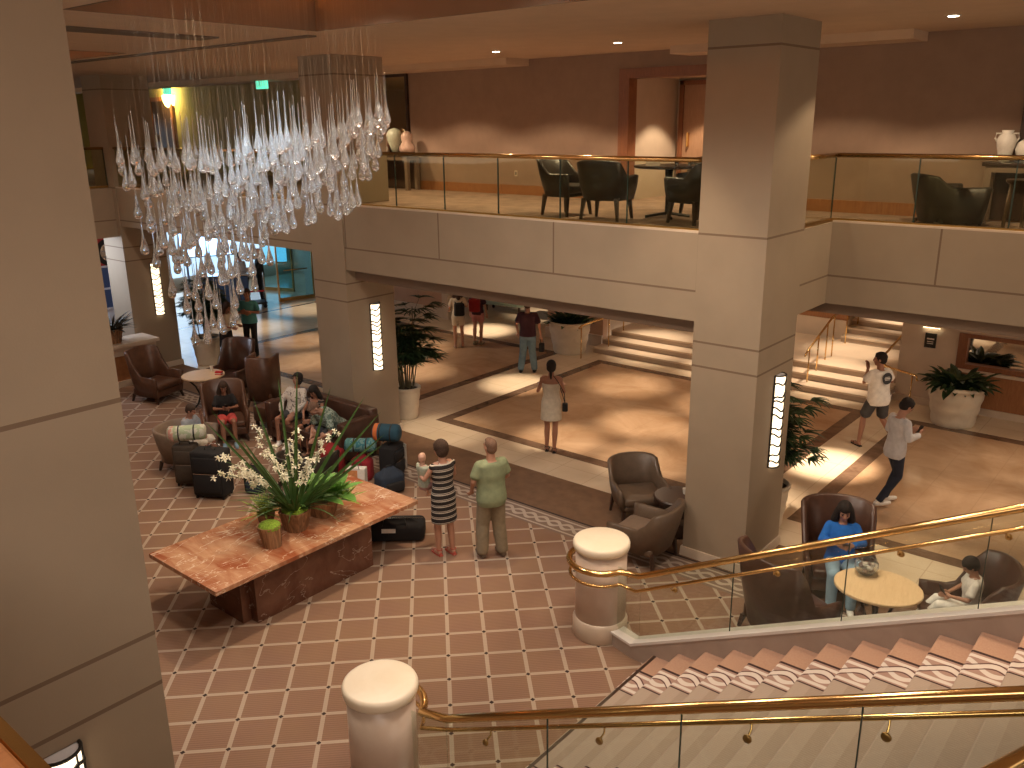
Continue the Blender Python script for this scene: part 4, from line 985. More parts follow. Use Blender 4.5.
# ---------------------------------------------------------------- far left reception area
M['screen'] = emit('lit_screen', (.35, .62, 1.0), 4.0)
def counter(loc, rz, label, W, D, H, mat, topm):
    t = thing('reception_counter', label, 'counter', loc, rz)
    MB().rbox(-W / 2, W / 2, -D / 2, D / 2, .06, H - .05, .05).build('counter_body', M[mat], t)
    MB().rbox(-W / 2 - .04, W / 2 + .04, -D / 2 - .04, D / 2 + .04, H - .05, H, .05).build('counter_top', M[topm], t)
    MB().box(-W / 2 + .04, W / 2 - .04, -D / 2 + .04, D / 2 - .04, 0, .06).build('kick_plate', M['black'], t)
    for k in (-.5, 0, .5): MB().box(k * W * .5 - .01, k * W * .5 + .01, -D / 2 - .008, -D / 2, .1, H - .1).build('front_strip', M['chrome'], t)
    return t
M['blue_lam'] = plain('blue_laminate', (.04, .10, .24), .3); M['mint'] = plain('mint_panel', (.42, .58, .52), .4)
counter((-19.9, 10.2, 0), radians(60), 'blue reception counter at the far left, where two men lean', 1.5, .7, 1.12, 'blue_lam', 'chrome')
t = thing('display_screen', 'bright blue lit screen above the far reception counter', 'screen', (-22.4, 11.2, 1.35), radians(65))
MB().box(-.9, .9, -.03, .03, 0, 1.15).build('screen_frame', M['black'], t); MB().box(-.86, .86, -.035, -.03, .04, 1.11).build('screen_face', M['screen'], t)
for x in (-.7, .7): MB().box(x - .04, x + .04, -.03, .03, -1.35, 0).build('stand_leg', M['chrome'], t)
t = thing('luggage_cart', 'dark luggage trolley with red band beside the reception counter', 'trolley', (-19.2, 10.75, 0), radians(60))
MB().rbox(-.45, .45, -.28, .28, .14, .2, .03).build('platform', M['black'], t)
for x in (-.4, .4): MB().tube([(x, -.24, .2), (x, -.24, 1.0), (x, 0, 1.15), (x, .24, 1.0), (x, .24, .2)], .018, 8).build('hoop', M['chrome'], t, smooth=True)
MB().box(-.42, .42, -.25, -.22, .55, .6).build('red_band', cloth('red_strap', (.5, .03, .03)), t)
for x in (-.38, .38):
    for y in (-.2, .2): MB(Matrix.Translation((x, y, .07)) @ Matrix.Rotation(pi / 2, 4, 'X')).lathe([(.06, -.02), (.07, -.01), (.07, .01), (.06, .02)], n=12).build('wheel', M['black'], t)
# glass doors
def glass_door(loc, rz, label, W=1.2, H=2.5):
    t = thing('glass_door', label, 'door', loc, rz, 'glass entrance doors')
    MB().box(0, W, -.006, .006, .05, H).build('door_glass', M['glass_blue'], t)
    MB().box(0, W, -.03, .03, 0, .12).box(0, W, -.03, .03, H, H + .1).box(-.05, 0, -.03, .03, 0, H + .1).box(W, W + .05, -.03, .03, 0, H + .1).build('door_frame', M['brass_d'], t)
    MB().tube([(W * .15, -.06, 1.05), (W * .85, -.06, 1.05)], .02, 8).build('push_bar', M['brass_d'], t, smooth=True)
glass_door((-19.3, 11.9, 0), radians(75), 'blue lit glass entrance door left of the middle column')
glass_door((-21.6, 12.9, 0), radians(20), 'second glass entrance door farther back at the far left')
struct('wall_entrance', MB().box(-19.6, -18.9, 13.2, 13.6, 0, 3.3).box(-15.7, -15.4, 13.4, 13.6, 0, 3.3).box(-24, -21.5, 16, 16.2, 0, 3.3), M['wall_cream'])
M['sky_pane'] = emit('daylit_pane', (.55, .78, 1.0), .9)
struct('window_2', MB().box(-23.95, -23.9, 8, 15.6, .5, 2.6), M['sky_pane'])
# poster window on the white wall behind the ledge
t = thing('poster', 'framed poster of a car wheel on a red car, far left', 'poster', (-18.17, 5.2, 1.0), 0)
MB().box(-.02, .0, 0, .95, 1.15, 1.95).build('red_print', plain('poster_red', (.42, .03, .03), .4), t)
MB().box(-.02, .0, 0, .95, 0, 1.10).build('blue_print', plain('poster_blue', (.05, .09, .2), .3), t)
wh = MB(Matrix.Translation((.004, .55, 1.5)) @ Matrix.Rotation(pi / 2, 4, 'Y')); wh.lathe([(.36, 0), (.37, .004), (.001, .005)], n=32); wh.build('tyre', M['black'], t)
wh = MB(Matrix.Translation((.011, .55, 1.5)) @ Matrix.Rotation(pi / 2, 4, 'Y')); wh.lathe([(.22, 0), (.25, .002), (.25, .004), (.22, .005)], n=32)
for k in range(7): a = 2 * pi * k / 7; wh.tube([(0, 0, 0), (cos(a) * .23, sin(a) * .23, 0)], .02, 4)
wh.build('wheel_rim', M['chrome'], t)
fr = MB()
for y in (-.04, .45, .95): fr.box(-.02, .03, y, y + .04, -.05, 2.0)
for z in (-.05, .5, 1.1, 1.96): fr.box(-.02, .03, -.04, .99, z, z + .05)
fr.build('frame', M['wall_white'], t)
a_ = area('column_wash', (-15.6, 3.0, 3.2), .8, .8, 50, (.72, .82, 1.0)); aim(a_, (-15.2, 4.4, 1.4))  # added lamp, source unseen, throwing bluish-white light on the far left column
# corridor beyond the pink wall
t = thing('corridor_rug', 'dark grey rug on the pale corridor floor beyond the pink wall', 'rug', (-10.2, 15.6, .005), radians(8)); MB().box(-1.0, .3, -.5, .5, 0, .012).build('rug_field', M['char'], t); MB().box(-1.05, .35, -.55, .55, 0, .009).build('rug_edge', M['taupe'], t)
t = thing('corridor_bench', 'low pale upholstered bench in the corridor beyond the pink wall', 'bench', (-12.2, 15.4, 0), radians(10))
MB().rbox(-.7, .7, -.3, .3, .2, .45, .05).build('seat', M['mint'], t, smooth=True)
for x in (-.6, .6):
    for y in (-.22, .22): MB().box(x - .03, x + .03, y - .03, y + .03, 0, .2).build('leg', M['wood_dark'], t)
# ---------------------------------------------------------------- luggage
def suitcase(name, label, loc, rz, W, D, H, mat, handle=True, strip=None, tilt=0):
    t = thing(name, label, 'suitcase', loc, rz)
    MB().rbox(-W / 2, W / 2, -D / 2, D / 2, .05, H, .05).build('case_body', mat, t, smooth=True)
    MB().rbox(-W / 2 + .05, W / 2 - .05, -D / 2 - .035, -D / 2 + .01, .12, H * .55, .03).build('front_pocket', mat, t, smooth=True)
    MB().rbox(-W / 2 + .05, W / 2 - .05, -D / 2 - .03, -D / 2 + .01, H * .58, H - .08, .03).build('upper_pocket', mat, t, smooth=True)
    MB().tube([(-.09, 0, H - .01), (-.08, 0, H + .04), (.08, 0, H + .04), (.09, 0, H - .01)], .012, 6).build('carry_handle', M['black'], t, smooth=True)
    MB().tube([(-.10, D / 2 - .03, H - .02), (-.10, D / 2 - .03, H + .05), (.10, D / 2 - .03, H + .05), (.10, D / 2 - .03, H - .02)], .010, 6).build('pull_handle', M['chrome'], t, smooth=True)
    MB().box(-W / 2 + .06, W / 2 - .06, -D / 2 - .037, -D / 2 - .034, H * .56, H * .57).build('zip', M['chrome'], t)
    for x in (-1, 1):
        for y in (-1, 1): MB(Matrix.Translation((x * (W / 2 - .05), y * (D / 2 - .04), .03)) @ Matrix.Rotation(pi / 2, 4, 'Y')).lathe([(.02, -.015), (.03, -.008), (.03, .008), (.02, .015)], n=12).build('wheel', M['black'], t)
    return t
def roll(label, loc, rz, L, r, ca, cb, name='rolled_bag', z0=0):
    t = thing(name, label, 'bag', loc, rz)
    T = Matrix.Translation((0, 0, r)) @ Matrix.Rotation(pi / 2, 4, 'Y')
    MB(T).lathe([(.001, -L / 2), (r * .7, -L / 2), (r * .95, -L / 2 + .03), (r, -L / 2 + .08), (r * .97, 0), (r, L / 2 - .08), (r * .95, L / 2 - .03), (r * .7, L / 2), (.001, L / 2)], n=24).build('roll_body', ca, t, smooth=True)
    MB(T).lathe([(r * .5, -L / 2 - .006), (r * .98, -L / 2 + .03), (r * 1.01, -L / 2 + .10), (r * .9, -L / 2 + .10)], n=24).build('end_cap', cb, t, smooth=True)
    for k in (-.2, .2): MB(T).lathe([(r * 1.0, k * L - .012), (r * 1.02, k * L), (r * 1.0, k * L + .012)], n=24).build('strap', M['black'], t)
    return t
blk = cloth('black_nylon', (.012, .011, .012)); brn = cloth('brown_canvas', (.075, .055, .038))
suitcase('suitcase', 'large upright black soft suitcase left of the marble table', (-6.66, 1.45, 0), hd(-.50, .87), .56, .34, .80, blk)
suitcase('suitcase', 'upright brown suitcase under the pale rolled bag, left of the black suitcase', (-7.42, 1.45, 0), hd(-.60, .80), .38, .26, .72, brn)
roll('pale green and white rolled bag lying on top of the brown suitcase', (-7.36, 1.48, .79), radians(52), .60, .13, patterned('pale_leaf_print', (.58, .56, .46), (.40, .46, .30), 9), patterned('pink_print', (.55, .30, .25), (.6, .55, .45), 12))
suitcase('striped_suitcase', 'dark hard suitcase with pale grey side panels at the right of the luggage heap', (-4.92, 3.75, 0), hd(-.9, -.3), .42, .28, .62, blk)
o = MB().rbox(-.15, .15, -.18, -.172, .10, .56, .03).build('side_panel', plain('grey_panel', (.42, .40, .36), .5), C.objects[-1] if False else [q for q in C.objects if q.name.startswith('striped_suitcase')][0])
o.rotation_euler = (0, 0, pi / 2); o.location = (.06, 0, 0)
roll('navy rolled bag with an orange flap on top of the dark hard suitcase', (-4.95, 3.70, .68), radians(30), .46, .15, cloth('navy_teal', (.02, .07, .11)), cloth('orange_flap', (.62, .17, .05)))
roll('teal patterned rolled bag left of the navy roll in the luggage heap', (-5.28, 3.40, .50), radians(38), .52, .12, patterned('teal_print', (.035, .16, .20), (.15, .28, .27), 14), cloth('teal_end', (.07, .20, .20)))
def soft_bag(name, label, loc, rz, W, D, H, mat, mat2=None, cat='bag'):
    t = thing(name, label, cat, loc, rz)
    MB().rbox(-W / 2, W / 2, -D / 2, D / 2, 0, H * .8, min(W, D) * .3, 4, crown=H * .2).build('bag_body', mat, t, smooth=True)
    MB().rbox(-W * .36, W * .36, -D / 2 - .05, -D / 2 + .02, .04, H * .5, .04).build('front_pocket', mat2 or mat, t, smooth=True)
    for s in (-1, 1): MB().tube([(s * W * .25, D / 2 - .02, H * .75), (s * W * .27, D / 2 + .06, H * .55), (s * W * .25, D / 2 + .02, H * .12)], .018, 6, flat=.5).build('shoulder_strap', M['black'], t, smooth=True)
    MB().tube([(-.06, 0, H * .97), (-.04, 0, H * 1.07), (.04, 0, H * 1.07), (.06, 0, H * .97)], .010, 6).build('top_loop', M['black'], t, smooth=True)
    return t
red = cloth('red_nylon', (.27, .013, .018)); nvy = cloth('navy_nylon', (.015, .025, .045)); org = cloth('orange_canvas', (.58, .24, .09))
soft_bag('backpack', 'black backpack with pale strap standing behind the marble table, left of the flowers', (-6.28, 1.98, 0), hd(-.6, .8), .34, .24, .46, blk, nvy, 'backpack')
soft_bag('backpack', 'red backpack with dark pocket in the luggage heap by the sofa', (-5.85, 3.22, 0), hd(-.5, .85), .42, .28, .58, red, blk, 'backpack')
soft_bag('backpack', 'second smaller red backpack leaning in the luggage heap', (-5.30, 3.42, 0), hd(-.5, .85), .36, .26, .46, red, nvy, 'backpack')
soft_bag('holdall', 'dark navy holdall with white tag at the front right of the luggage heap', (-4.55, 3.35, 0), hd(-.9, .2), .46, .34, .42, nvy, blk)
t = thing('shopping_bag', 'orange and white shopping bag standing behind the marble table', 'bag', (-4.92, 2.98, 0), hd(-.5, .8))
MB().box(-.15, .15, -.08, .08, 0, .44, top=(-.01, .01)).build('bag_body', M['white'], t); MB().box(-.151, .04, -.083, -.08, .02, .42).build('orange_panel', org, t)
for y in (-.07, .07): MB().tube([(-.07, y, .43), (-.05, y, .56), (.05, y, .56), (.07, y, .43)], .006, 5).build('handle', M['black'], t)
t = thing('duffel_bag', 'flat black duffel bag with white tag under the right end of the table', 'bag', (-3.25, 2.28, 0), hd(-.55, .83) + .12)
MB().rbox(-.42, .42, -.20, .20, .01, .27, .09, 4, crown=.03).build('bag_body', blk, t, smooth=True)
MB().tube([(-.18, -.19, .2), (-.15, -.14, .36), (.15, -.14, .36), (.18, -.19, .2)], .014, 6, flat=.6).build('handle', M['black'], t, smooth=True)
MB(Matrix.Translation((-.08, -.215, .20)) @ Matrix.Rotation(radians(-25), 4, 'X')).box(-.10, .10, -.004, .004, -.03, .03).build('luggage_tag', M['white'], t)
MB().box(-.40, .40, -.006, .006, .298, .302).build('zip', M['chrome'], t)
# ---------------------------------------------------------------- people
def vx(o, voxel, sm=4, fac=.5):
    m = o.modifiers.new('fuse', 'REMESH'); m.mode = 'VOXEL'; m.voxel_size = voxel; m.use_smooth_shade = True
    s = o.modifiers.new('soften', 'SMOOTH'); s.factor = fac; s.iterations = sm
    return o
class Body:
    """figure in local space: faces +Y, its right side is +X, feet at z=0. Joints computed from a pose."""
    def __init__(s, h=1.75, seat=None, lean=0, twist=0, side=0, arms=None, legs=None, head=(0, 0), girth=1.0, female=False):
        s.k = h / 1.75; s.g = girth; s.f = female
        pz = .93 if seat is None else seat + .09
        s.pel = Vector((0, 0, pz))
        s.T = Matrix.Translation(s.pel) @ Matrix.Rotation(radians(side), 4, 'Y') @ Matrix.Rotation(radians(-lean), 4, 'X') @ Matrix.Rotation(radians(twist), 4, 'Z')
        sw = .158 if female else .176
        P = lambda x, y, z: (s.T @ Vector((x, y, z)))
        s.P = P
        s.neck0, s.neck1 = P(0, -.01, .50), P(0, .01, .60)
        s.sh = [P(sx * sw, 0, .448) for sx in (-1, 1)]          # 0 = left (-X), 1 = right (+X)
        s.headT = s.T @ Matrix.Translation((0, .02, .585)) @ Matrix.Rotation(radians(head[0]), 4, 'Z') @ Matrix.Rotation(radians(head[1]), 4, 'X') @ Matrix.Translation((0, .0, .085))
        s.hip = [s.pel + Vector((sx * .09, 0, -.02)) for sx in (-1, 1)]
        dl = [((-.10, .02, .50), (-.10, -.03, .09)), ((.10, .02, .50), (.10, -.03, .09))]
        s.legs = legs or dl
        s.legs = [(Vector(a), Vector(b)) for a, b in s.legs]
        da = [((-.25, -.03, 1.13), (-.25, .05, .88)), ((.25, -.03, 1.13), (.25, .05, .88))]
        s.arms = [(Vector(a), Vector(b)) for a, b in (arms or da)]
    def foot(s, i):
        k, a = s.legs[i]; d = Vector((0, 1, 0))
        t = (a - k); f = Vector((t.x * .0, 1, 0)); return a, a + Vector((0, .17, -.055))
    def torso_rings(s, off=0., z0=-.08, z1=.50, hemx=None, n=24):
        F = s.f; g = s.g
        tab = [(-.14, .150, .110, .0), (-.06, .172, .122, -.005), (.02, .168, .118, 0), (.12, .142 if F else .155, .102, .004), (.20, .132 if F else .158, .098, .006),
               (.30, .148 if F else .172, .112, .010), (.38, .160 if F else .186, .112, .004), (.44, .160 if F else .190, .098, -.004), (.485, .120, .080, -.010), (.515, .070, .062, -.01)]
        out = []
        for z, rx, ry, yo in tab:
            if z < z0 - .001 or z > z1 + .001: continue
            bel = g if z < .32 else 1 + (g - 1) * .4
            rx = rx * bel + off; ry = ry * (1 + (bel - 1) * 1.6) + off
            out.append([tuple(s.P(rx * cos(2 * pi * j / n), ry * sin(2 * pi * j / n) + yo, z)) for j in range(n)])
        return out
def hand(mb, wrist, elbow, i, curl=.35, scale=1.0, fdir=None, palm=None):
    w, e = Vector(wrist), Vector(elbow); d = (Vector(fdir) if fdir else (w - e)).normalized()
    up = Vector(palm) if palm else Vector((0, 1, 0)); side = d.cross(up)
    if side.length < .2: up = Vector((0, 0, 1)); side = d.cross(up)
    side.normalize(); nrm = side.cross(d).normalized()    # nrm = palm side
    s = scale
    mb.cap(w, w + d * .03 * s, .026 * s, .03 * s, 10)
    for q in (-1.5, -.5, .5, 1.5):
        b = w + d * .03 * s + side * q * .018 * s; m_ = w + d * .095 * s + side * q * .021 * s
        mb.cap(b, m_, .015 * s, .0125 * s, 8, 2)
        L = (.072, .082, .078, .06)[int(q + 1.5)] * s
        d1 = (d + nrm * curl).normalized(); k = m_ + d1 * L * .5; d2 = (d + nrm * curl * 2.6).normalized()
        mb.cap(m_, k, .0105 * s, .0095 * s, 8, 2); mb.cap(k, k + d2 * L * .5, .0095 * s, .0075 * s, 8, 2)
    tb = w + d * .025 * s - side * .028 * s; tm = tb + (d * .7 - side * .6 + nrm * .35).normalized() * .045 * s
    mb.cap(tb, tm, .014 * s, .012 * s, 8, 2); mb.cap(tm, tm + (d + nrm * .5).normalized() * .032 * s, .0115 * s, .009 * s, 8, 2)
def person(label, loc, yaw, B, skin='skin', hair=('short', 'hair'), top=None, bottom=None, shoes=None, dress=None, group=None, hands=None, extra=None, child=False):
    k = B.k; t = thing('person', label, 'person', loc, yaw, group); t.scale = (k,) * 3; f = B.f
    mb = MB(); mb.loft(B.torso_rings(0))
    for i in (0, 1):
        a, (e, w) = B.sh[i], B.arms[i]
        mb.cap(a, e, .048 if not f else .041, .036 if not f else .031, 12); mb.cap(e, w, .036 if not f else .031, .024 if not f else .021, 12)
        cc = B.P((-1 if i == 0 else 1) * .10, 0, .465); mb.cap(cc, a, .05, .05, 10)
        hk = (hands or [{}, {}])[i]; hand(mb, w, e, i, **hk)
        h = B.hip[i]; kn, an = B.legs[i]
        mb.cap(h, kn, .085 if not f else .083, .052, 14)
        mid = kn.lerp(an, .32) + Vector((0, -.012, 0)) if True else None
        mb.cap(kn, mid, .05, .054, 12); mb.cap(mid, an, .054, .034, 12)
        a0, tip = B.foot(i); mb.cap(a0 + Vector((0, -.02, -.045)), a0 + Vector((0, .06, -.052)), .038, .036, 10, flat=.85); mb.cap(a0 + Vector((0, .06, -.052)), tip, .037, .026, 10, flat=.8)
    mb.cap(B.neck0 - Vector((0, 0, .03)), B.headT @ Vector((0, -.012, -.05)), .064 if not f else .054, .056 if not f else .047, 12)
    H = B.headT; R3 = H.to_3x3().normalized()
    def hp(x, y, z): return H @ Vector((x, y, z))
    hs = 1.12 if child else 1.0
    mb.ell(hp(0, -.008, .035), (.077 * hs, .096 * hs, .092 * hs), rot=R3); mb.ell(hp(0, .022, -.035), (.058 * hs, .068 * hs, .078 * hs), rot=R3)
    mb.cap(hp(0, .05, -.085), hp(0, .062, -.088), .024, .020, 8)
    mb.cap(hp(0, .092, .02), hp(0, .108, -.018), .009, .014, 8); mb.ell(hp(.0, .082, -.048), (.026, .014, .012), rot=R3)
    for sx in (-1, 1):
        mb.ell(hp(sx * .078, -.005, -.005), (.012, .022, .033), rot=R3, n=10, k=8); mb.cap(hp(sx * .05, .078, .022), hp(sx * .02, .086, .022), .011, .010, 6)
        mb.ell(hp(sx * .036, .062, -.022), (.026, .02, .024), rot=R3, n=10, k=6)
    bo = vx(mb.build('body', M[skin], t, smooth=True, recalc=True), .0085, 3)
    for sx in (-1, 1): MB().ell(hp(sx * .031, .084, .004), (.011, .007, .007), 8, 6, R3).build('eye', M['eye'], t, smooth=True)
    MB().ell(hp(0, .095, -.048), (.024, .006, .007), 8, 6, R3).build('mouth', M['lip'], t, smooth=True)
    mb = MB().cap(hp(-.048, .082, .028), hp(-.018, .092, .033), .004, .005, 6).cap(hp(.048, .082, .028), hp(.018, .092, .033), .004, .005, 6); mb.build('eyebrows', M['hair' if hair[1] == 'hair_g' else hair[1]], t)
    # hair
    st, hm = hair; mb = MB()
    if st != 'none':
        z_ = {'crop': .0, 'short': .012, 'bob': .022, 'long': .018, 'bun': .012, 'tail': .012}[st]
        mb.ell(hp(0, -.020, .045), (.079 * hs + z_, .096 * hs + z_, .089 * hs + z_), rot=R3)
        mb.ell(hp(0, -.045, -.0), (.074 * hs + z_, .066 * hs + z_, .085 * hs), rot=R3)
        if st in ('short', 'crop'): mb.ell(hp(0, .035, .098), (.055, .045, .028), rot=R3)
        if st == 'bob':
            mb.ell(hp(0, -.03, -.02), (.097, .085, .10), rot=R3)
        if st == 'long':
            for sx in (-1, 1): mb.cap(hp(sx * .065, -.015, .03), hp(sx * .10, -.01, -.14), .050, .058, 10); mb.cap(hp(sx * .10, -.01, -.14), hp(sx * .10, .02, -.22), .055, .03, 10)
            mb.cap(hp(0, -.06, 0), hp(0, -.09, -.2), .08, .06, 12)
        if st == 'bun': mb.ell(hp(0, -.115, .045), (.042, .038, .04), rot=R3)
        if st == 'tail': mb.cap(hp(0, -.11, .03), hp(0, -.13, -.10), .03, .026, 10); mb.cap(hp(0, -.13, -.10), hp(0, -.11, -.2), .026, .012, 10)
        o = vx(mb.build('hair', M[hm], t, smooth=True), .010, 2)
        # keep the face clear: cut hair in front of the hairline by leaving the shell behind the brow
        bx = MB(H @ Matrix.Rotation(radians(-14), 4, 'X')).box(-.066, .066, .032 + (.02 if st == 'bob' else 0), .3, -.3, .068).build('hairline', M[hm], t); bx.hide_render = True; bx.hide_viewport = True
        C.objects.unlink(bx); bm_ = o.modifiers.new('hairline', 'BOOLEAN'); bm_.object = bx; bm_.operation = 'DIFFERENCE'; bm_.solver = 'EXACT'
    # clothes
    def sleeves(mb, kind, off):
        for i in (0, 1):
            a, (e, w) = B.sh[i], B.arms[i]; cc = B.P((-1 if i == 0 else 1) * .09, 0, .450); mb.cap(cc, a, .050 + off, .046 + off, 12)
            if kind == 'none': continue
            if kind == 'short': mb.cap(a, a.lerp(e, .72), .048 + off, .050 + off * 1.6, 14, 1)
            else:
                mb.cap(a, e, .053 + off, .044 + off, 14); mb.cap(e, e.lerp(w, .93), .044 + off, .034 + off, 14, 1)
    if top:
        m_, kind, zlo = top[:3]; off = top[3] if len(top) > 3 else .016
        mb = MB(); mb.loft(B.torso_rings(off, z0=zlo, z1=.50 if kind != 'none' else .46)); 
        if kind != 'strap': sleeves(mb, kind, off * .55)
        if kind == 'strap':
            for sx in (-1, 1): mb.cap(B.P(sx * .07, .09, .40), B.P(sx * .075, 0, .505), .016, .016, 8); mb.cap(B.P(sx * .075, 0, .505), B.P(sx * .07, -.09, .40), .016, .016, 8)
        vx(mb.build(top[4] if len(top) > 4 else 'shirt', m_, t, smooth=True), .012, 4)
    if bottom:
        kind, m_ = bottom[:2]; off = bottom[2] if len(bottom) > 2 else .014; mb = MB(); mb.loft(B.torso_rings(off - .004, z0=-.14, z1=.12))
        if kind == 'skirt':
            zb = bottom[3]; n = 28; rg = []
            for f_ in (0, .4, 1):
                z = B.pel.z + .02 + (zb - B.pel.z - .02) * f_; rg.append([(B.pel.x + (.178 + .02 * f_ + off) * cos(2 * pi * j / n), (.128 + .03 * f_ + off) * sin(2 * pi * j / n), z) for j in range(n)])
            mb.loft(rg)
        else:
            for i in (0, 1):
                h = B.hip[i]; kn, an = B.legs[i]
                if kind == 'shorts': mb.cap(h, h.lerp(kn, bottom[3] if len(bottom) > 3 else .75), .092 + off, .074 + off, 16, 1)
                else:
                    ex = bottom[3] if len(bottom) > 3 else 0
                    mb.cap(h, kn, .09 + off, .060 + off + ex, 16); mb.cap(kn, kn.lerp(an, .35), .058 + off + ex, .058 + off + ex, 14); mb.cap(kn.lerp(an, .35), an + Vector((0, 0, -.01)), .058 + off + ex, .046 + off + ex, 14, 1)
        vx(mb.build({'skirt': 'skirt', 'shorts': 'shorts', 'long': 'trousers'}[kind], m_, t, smooth=True), .012, 4)
    if dress:
        m_, zt, zb, sl = dress; mb = MB(); off = .016; mb.loft(B.torso_rings(off, z0=-.14, z1=zt))
        n = 28; rg = []
        for f_ in (0, .35, .7, 1):
            z = B.pel.z - .06 + (zb - B.pel.z + .06) * f_; rg.append([((.186 + .010 * f_) * cos(2 * pi * j / n), (.136 + .016 * f_) * sin(2 * pi * j / n), z) for j in range(n)])
        mb.loft(rg)
        if sl != 'bare': sleeves(mb, sl, .008)
        vx(mb.build('dress', m_, t, smooth=True), .012, 4)
    if shoes:
        sk, m_ = shoes
        for i in (0, 1):
            a0, tip = B.foot(i); mb = MB()
            if sk == 'shoe':
                mb.cap(a0 + Vector((0, -.03, -.05)), a0 + Vector((0, .06, -.058)), .046, .044, 12, flat=.95); mb.cap(a0 + Vector((0, .05, -.058)), tip + Vector((0, .012, 0)), .046, .034, 12, flat=.85); mb.cap(a0 + Vector((0, -.005, -.03)), a0 + Vector((0, 0, .0)), .044, .042, 12)
                vx(mb.build('shoe', m_, t, smooth=True), .010, 2)
            else:
                z = a0.z - .086
                mb.loft([[(a0.x + x * .8, a0.y + y, z + dz) for x, y in ((-.035, -.07), (.035, -.07), (.045, .06), (.04, .16), (0, .20), (-.04, .16), (-.045, .06))] for dz in (-.004, .014)])
                mb.tube([(a0.x - .045, a0.y + .09, z + .01), (a0.x - .02, a0.y + .10, z + .055), (a0.x + .02, a0.y + .10, z + .055), (a0.x + .045, a0.y + .09, z + .01)], .008, 6)
                if sk == 'heel': mb.cap((a0.x, a0.y - .05, z + .0), (a0.x, a0.y - .05, z + .03), .02, .02, 8); mb.tube([(a0.x + .037 * cos(q), a0.y - .02 + .045 * sin(q), a0.z + .005) for q in [i_ * pi / 6 for i_ in range(12)]], .006, 5, closed=True)
                mb.build('sandal', m_, t, smooth=False)
    if extra: extra(t, B, hp)
    return t
AWAY = (-.64, .77); TOW = (.64, -.77); LEFT = (-.77, -.64); RIGHT = (.77, .64)
def mixd(a, b, f=.5): return hd(a[0] * (1 - f) + b[0] * f, a[1] * (1 - f) + b[1] * f)
cl = {n: cloth(n, c) for n, c in dict(sage_shirt=(.235, .275, .16), khaki=(.24, .19, .12), white_cloth=(.80, .77, .72), white_shirt=(.62, .62, .64), navy_denim=(.022, .028, .048), denim=(.13, .20, .25), light_denim=(.25, .38, .50),
     black_cloth=(.012, .011, .012), teal_shirt=(.07, .28, .29), blue_shirt=(.012, .13, .50), coral=(.62, .09, .08), maroon=(.055, .018, .028), grey_tee=(.28, .30, .32), cream_cloth=(.60, .52, .40), ivory=(.56, .50, .40), pinkish=(.5, .2, .18), dk_grey=(.05, .05, .055)).items()}
# sage shirt man, back to the camera
B = Body(1.76, arms=[((-.26, .0, 1.15), (-.22, .16, .95)), ((.25, .02, 1.15), (.17, .2, 1.0))], legs=[((-.11, .06, .50), (-.14, .02, .09)), ((.10, .0, .50), (.13, -.05, .09))], girth=1.12, head=(10, 4))
person('bald man in a sage green shirt and khaki trousers with his back to the camera', (-1.78, 2.72, 0), mixd(AWAY, LEFT, .32), B, 'skin', ('crop', 'hair_g'), (cl['sage_shirt'], 'short', -.14, .026), ('long', cl['khaki'], .02, .016), ('shoe', M['taupe']))
# woman in a striped dress holding a baby
B = Body(1.70, female=True, girth=1.02, arms=[((-.26, .06, 1.20), (-.20, .26, 1.16)), ((.22, .04, 1.18), (.05, .27, 1.10))], legs=[((-.09, .05, .50), (-.09, .03, .09)), ((.09, .0, .50), (.09, -.05, .09))], head=(18, -8))
stripe = Mat('striped_knit', rough=.9); X_, Y_, Z_ = stripe.pos(True); f1 = (Z_ / .088).mod(1.0)
stripe.base(stripe.mix(f1.lt(.16).mx(f1.near(.32, .05)), (.018, .013, .012), (.52, .46, .38)))
def baby(t, B, hp):
    pass
person('woman in a black and cream striped dress holding a baby beside the marble table', (-2.33, 2.35, 0), mixd(AWAY, LEFT, .42), B, 'skin', ('bob', 'hair_b'), shoes=('heel', cloth('coral_sandal', (.5, .10, .07))), dress=(stripe.m, .50, .53, 'none'),
       hands=[dict(fdir=(.8, .3, .1)), dict(fdir=(-.8, .2, -.1))])
# baby, a person of its own, held against the left shoulder
Bb = Body(1.75, seat=0, arms=[((-.2, .16, .36), (-.12, .34, .42)), ((.2, .16, .36), (.12, .34, .42))], legs=[((-.13, .22, .0), (-.12, .20, -.28)), ((.13, .22, .0), (.12, .20, -.28))], lean=-4, head=(25, 0))
b_ = person('baby in a pale top held on the arm of the woman in the striped dress', (-2.63, 2.29, .96), mixd(AWAY, RIGHT, .5), Bb, 'skin_l', ('crop', 'skin_l'), (cloth('baby_top', (.34, .36, .27)), 'short', -.06, .02), ('shorts', cloth('baby_pants', (.38, .22, .20)), .02, .8), child=True)
b_.scale = (.56,) * 3
# woman in a short white dress
B = Body(1.74, female=True, arms=[((-.24, .0, 1.15), (-.18, .16, 1.28)), ((.23, -.02, 1.15), (.20, .13, 1.20))], legs=[((-.075, .04, .50), (-.08, .02, .09)), ((.075, .0, .50), (.06, -.06, .09))], head=(0, 4))
def purse(t, B, hp):
    MB().rbox(.20, .30, -.06, .06, .78, .93, .03).build('handbag', cl['black_cloth'], t, smooth=True)
    MB().tube([(.25, 0, .92), (.24, -.10, 1.15), (.12, -.13, 1.38), (.03, -.02, 1.46), (.10, .12, 1.35), (.25, .04, .92)], .007, 5).build('bag_strap', cl['black_cloth'], t)
person('woman in a short strapless white dress with a black shoulder bag, seen from behind', (-3.57, 6.42, 0), mixd(AWAY, RIGHT, .1), B, 'skin_d', ('tail', 'hair'), shoes=('heel', cl['black_cloth']), dress=(cl['ivory'], .38, .62, 'bare'), extra=purse)
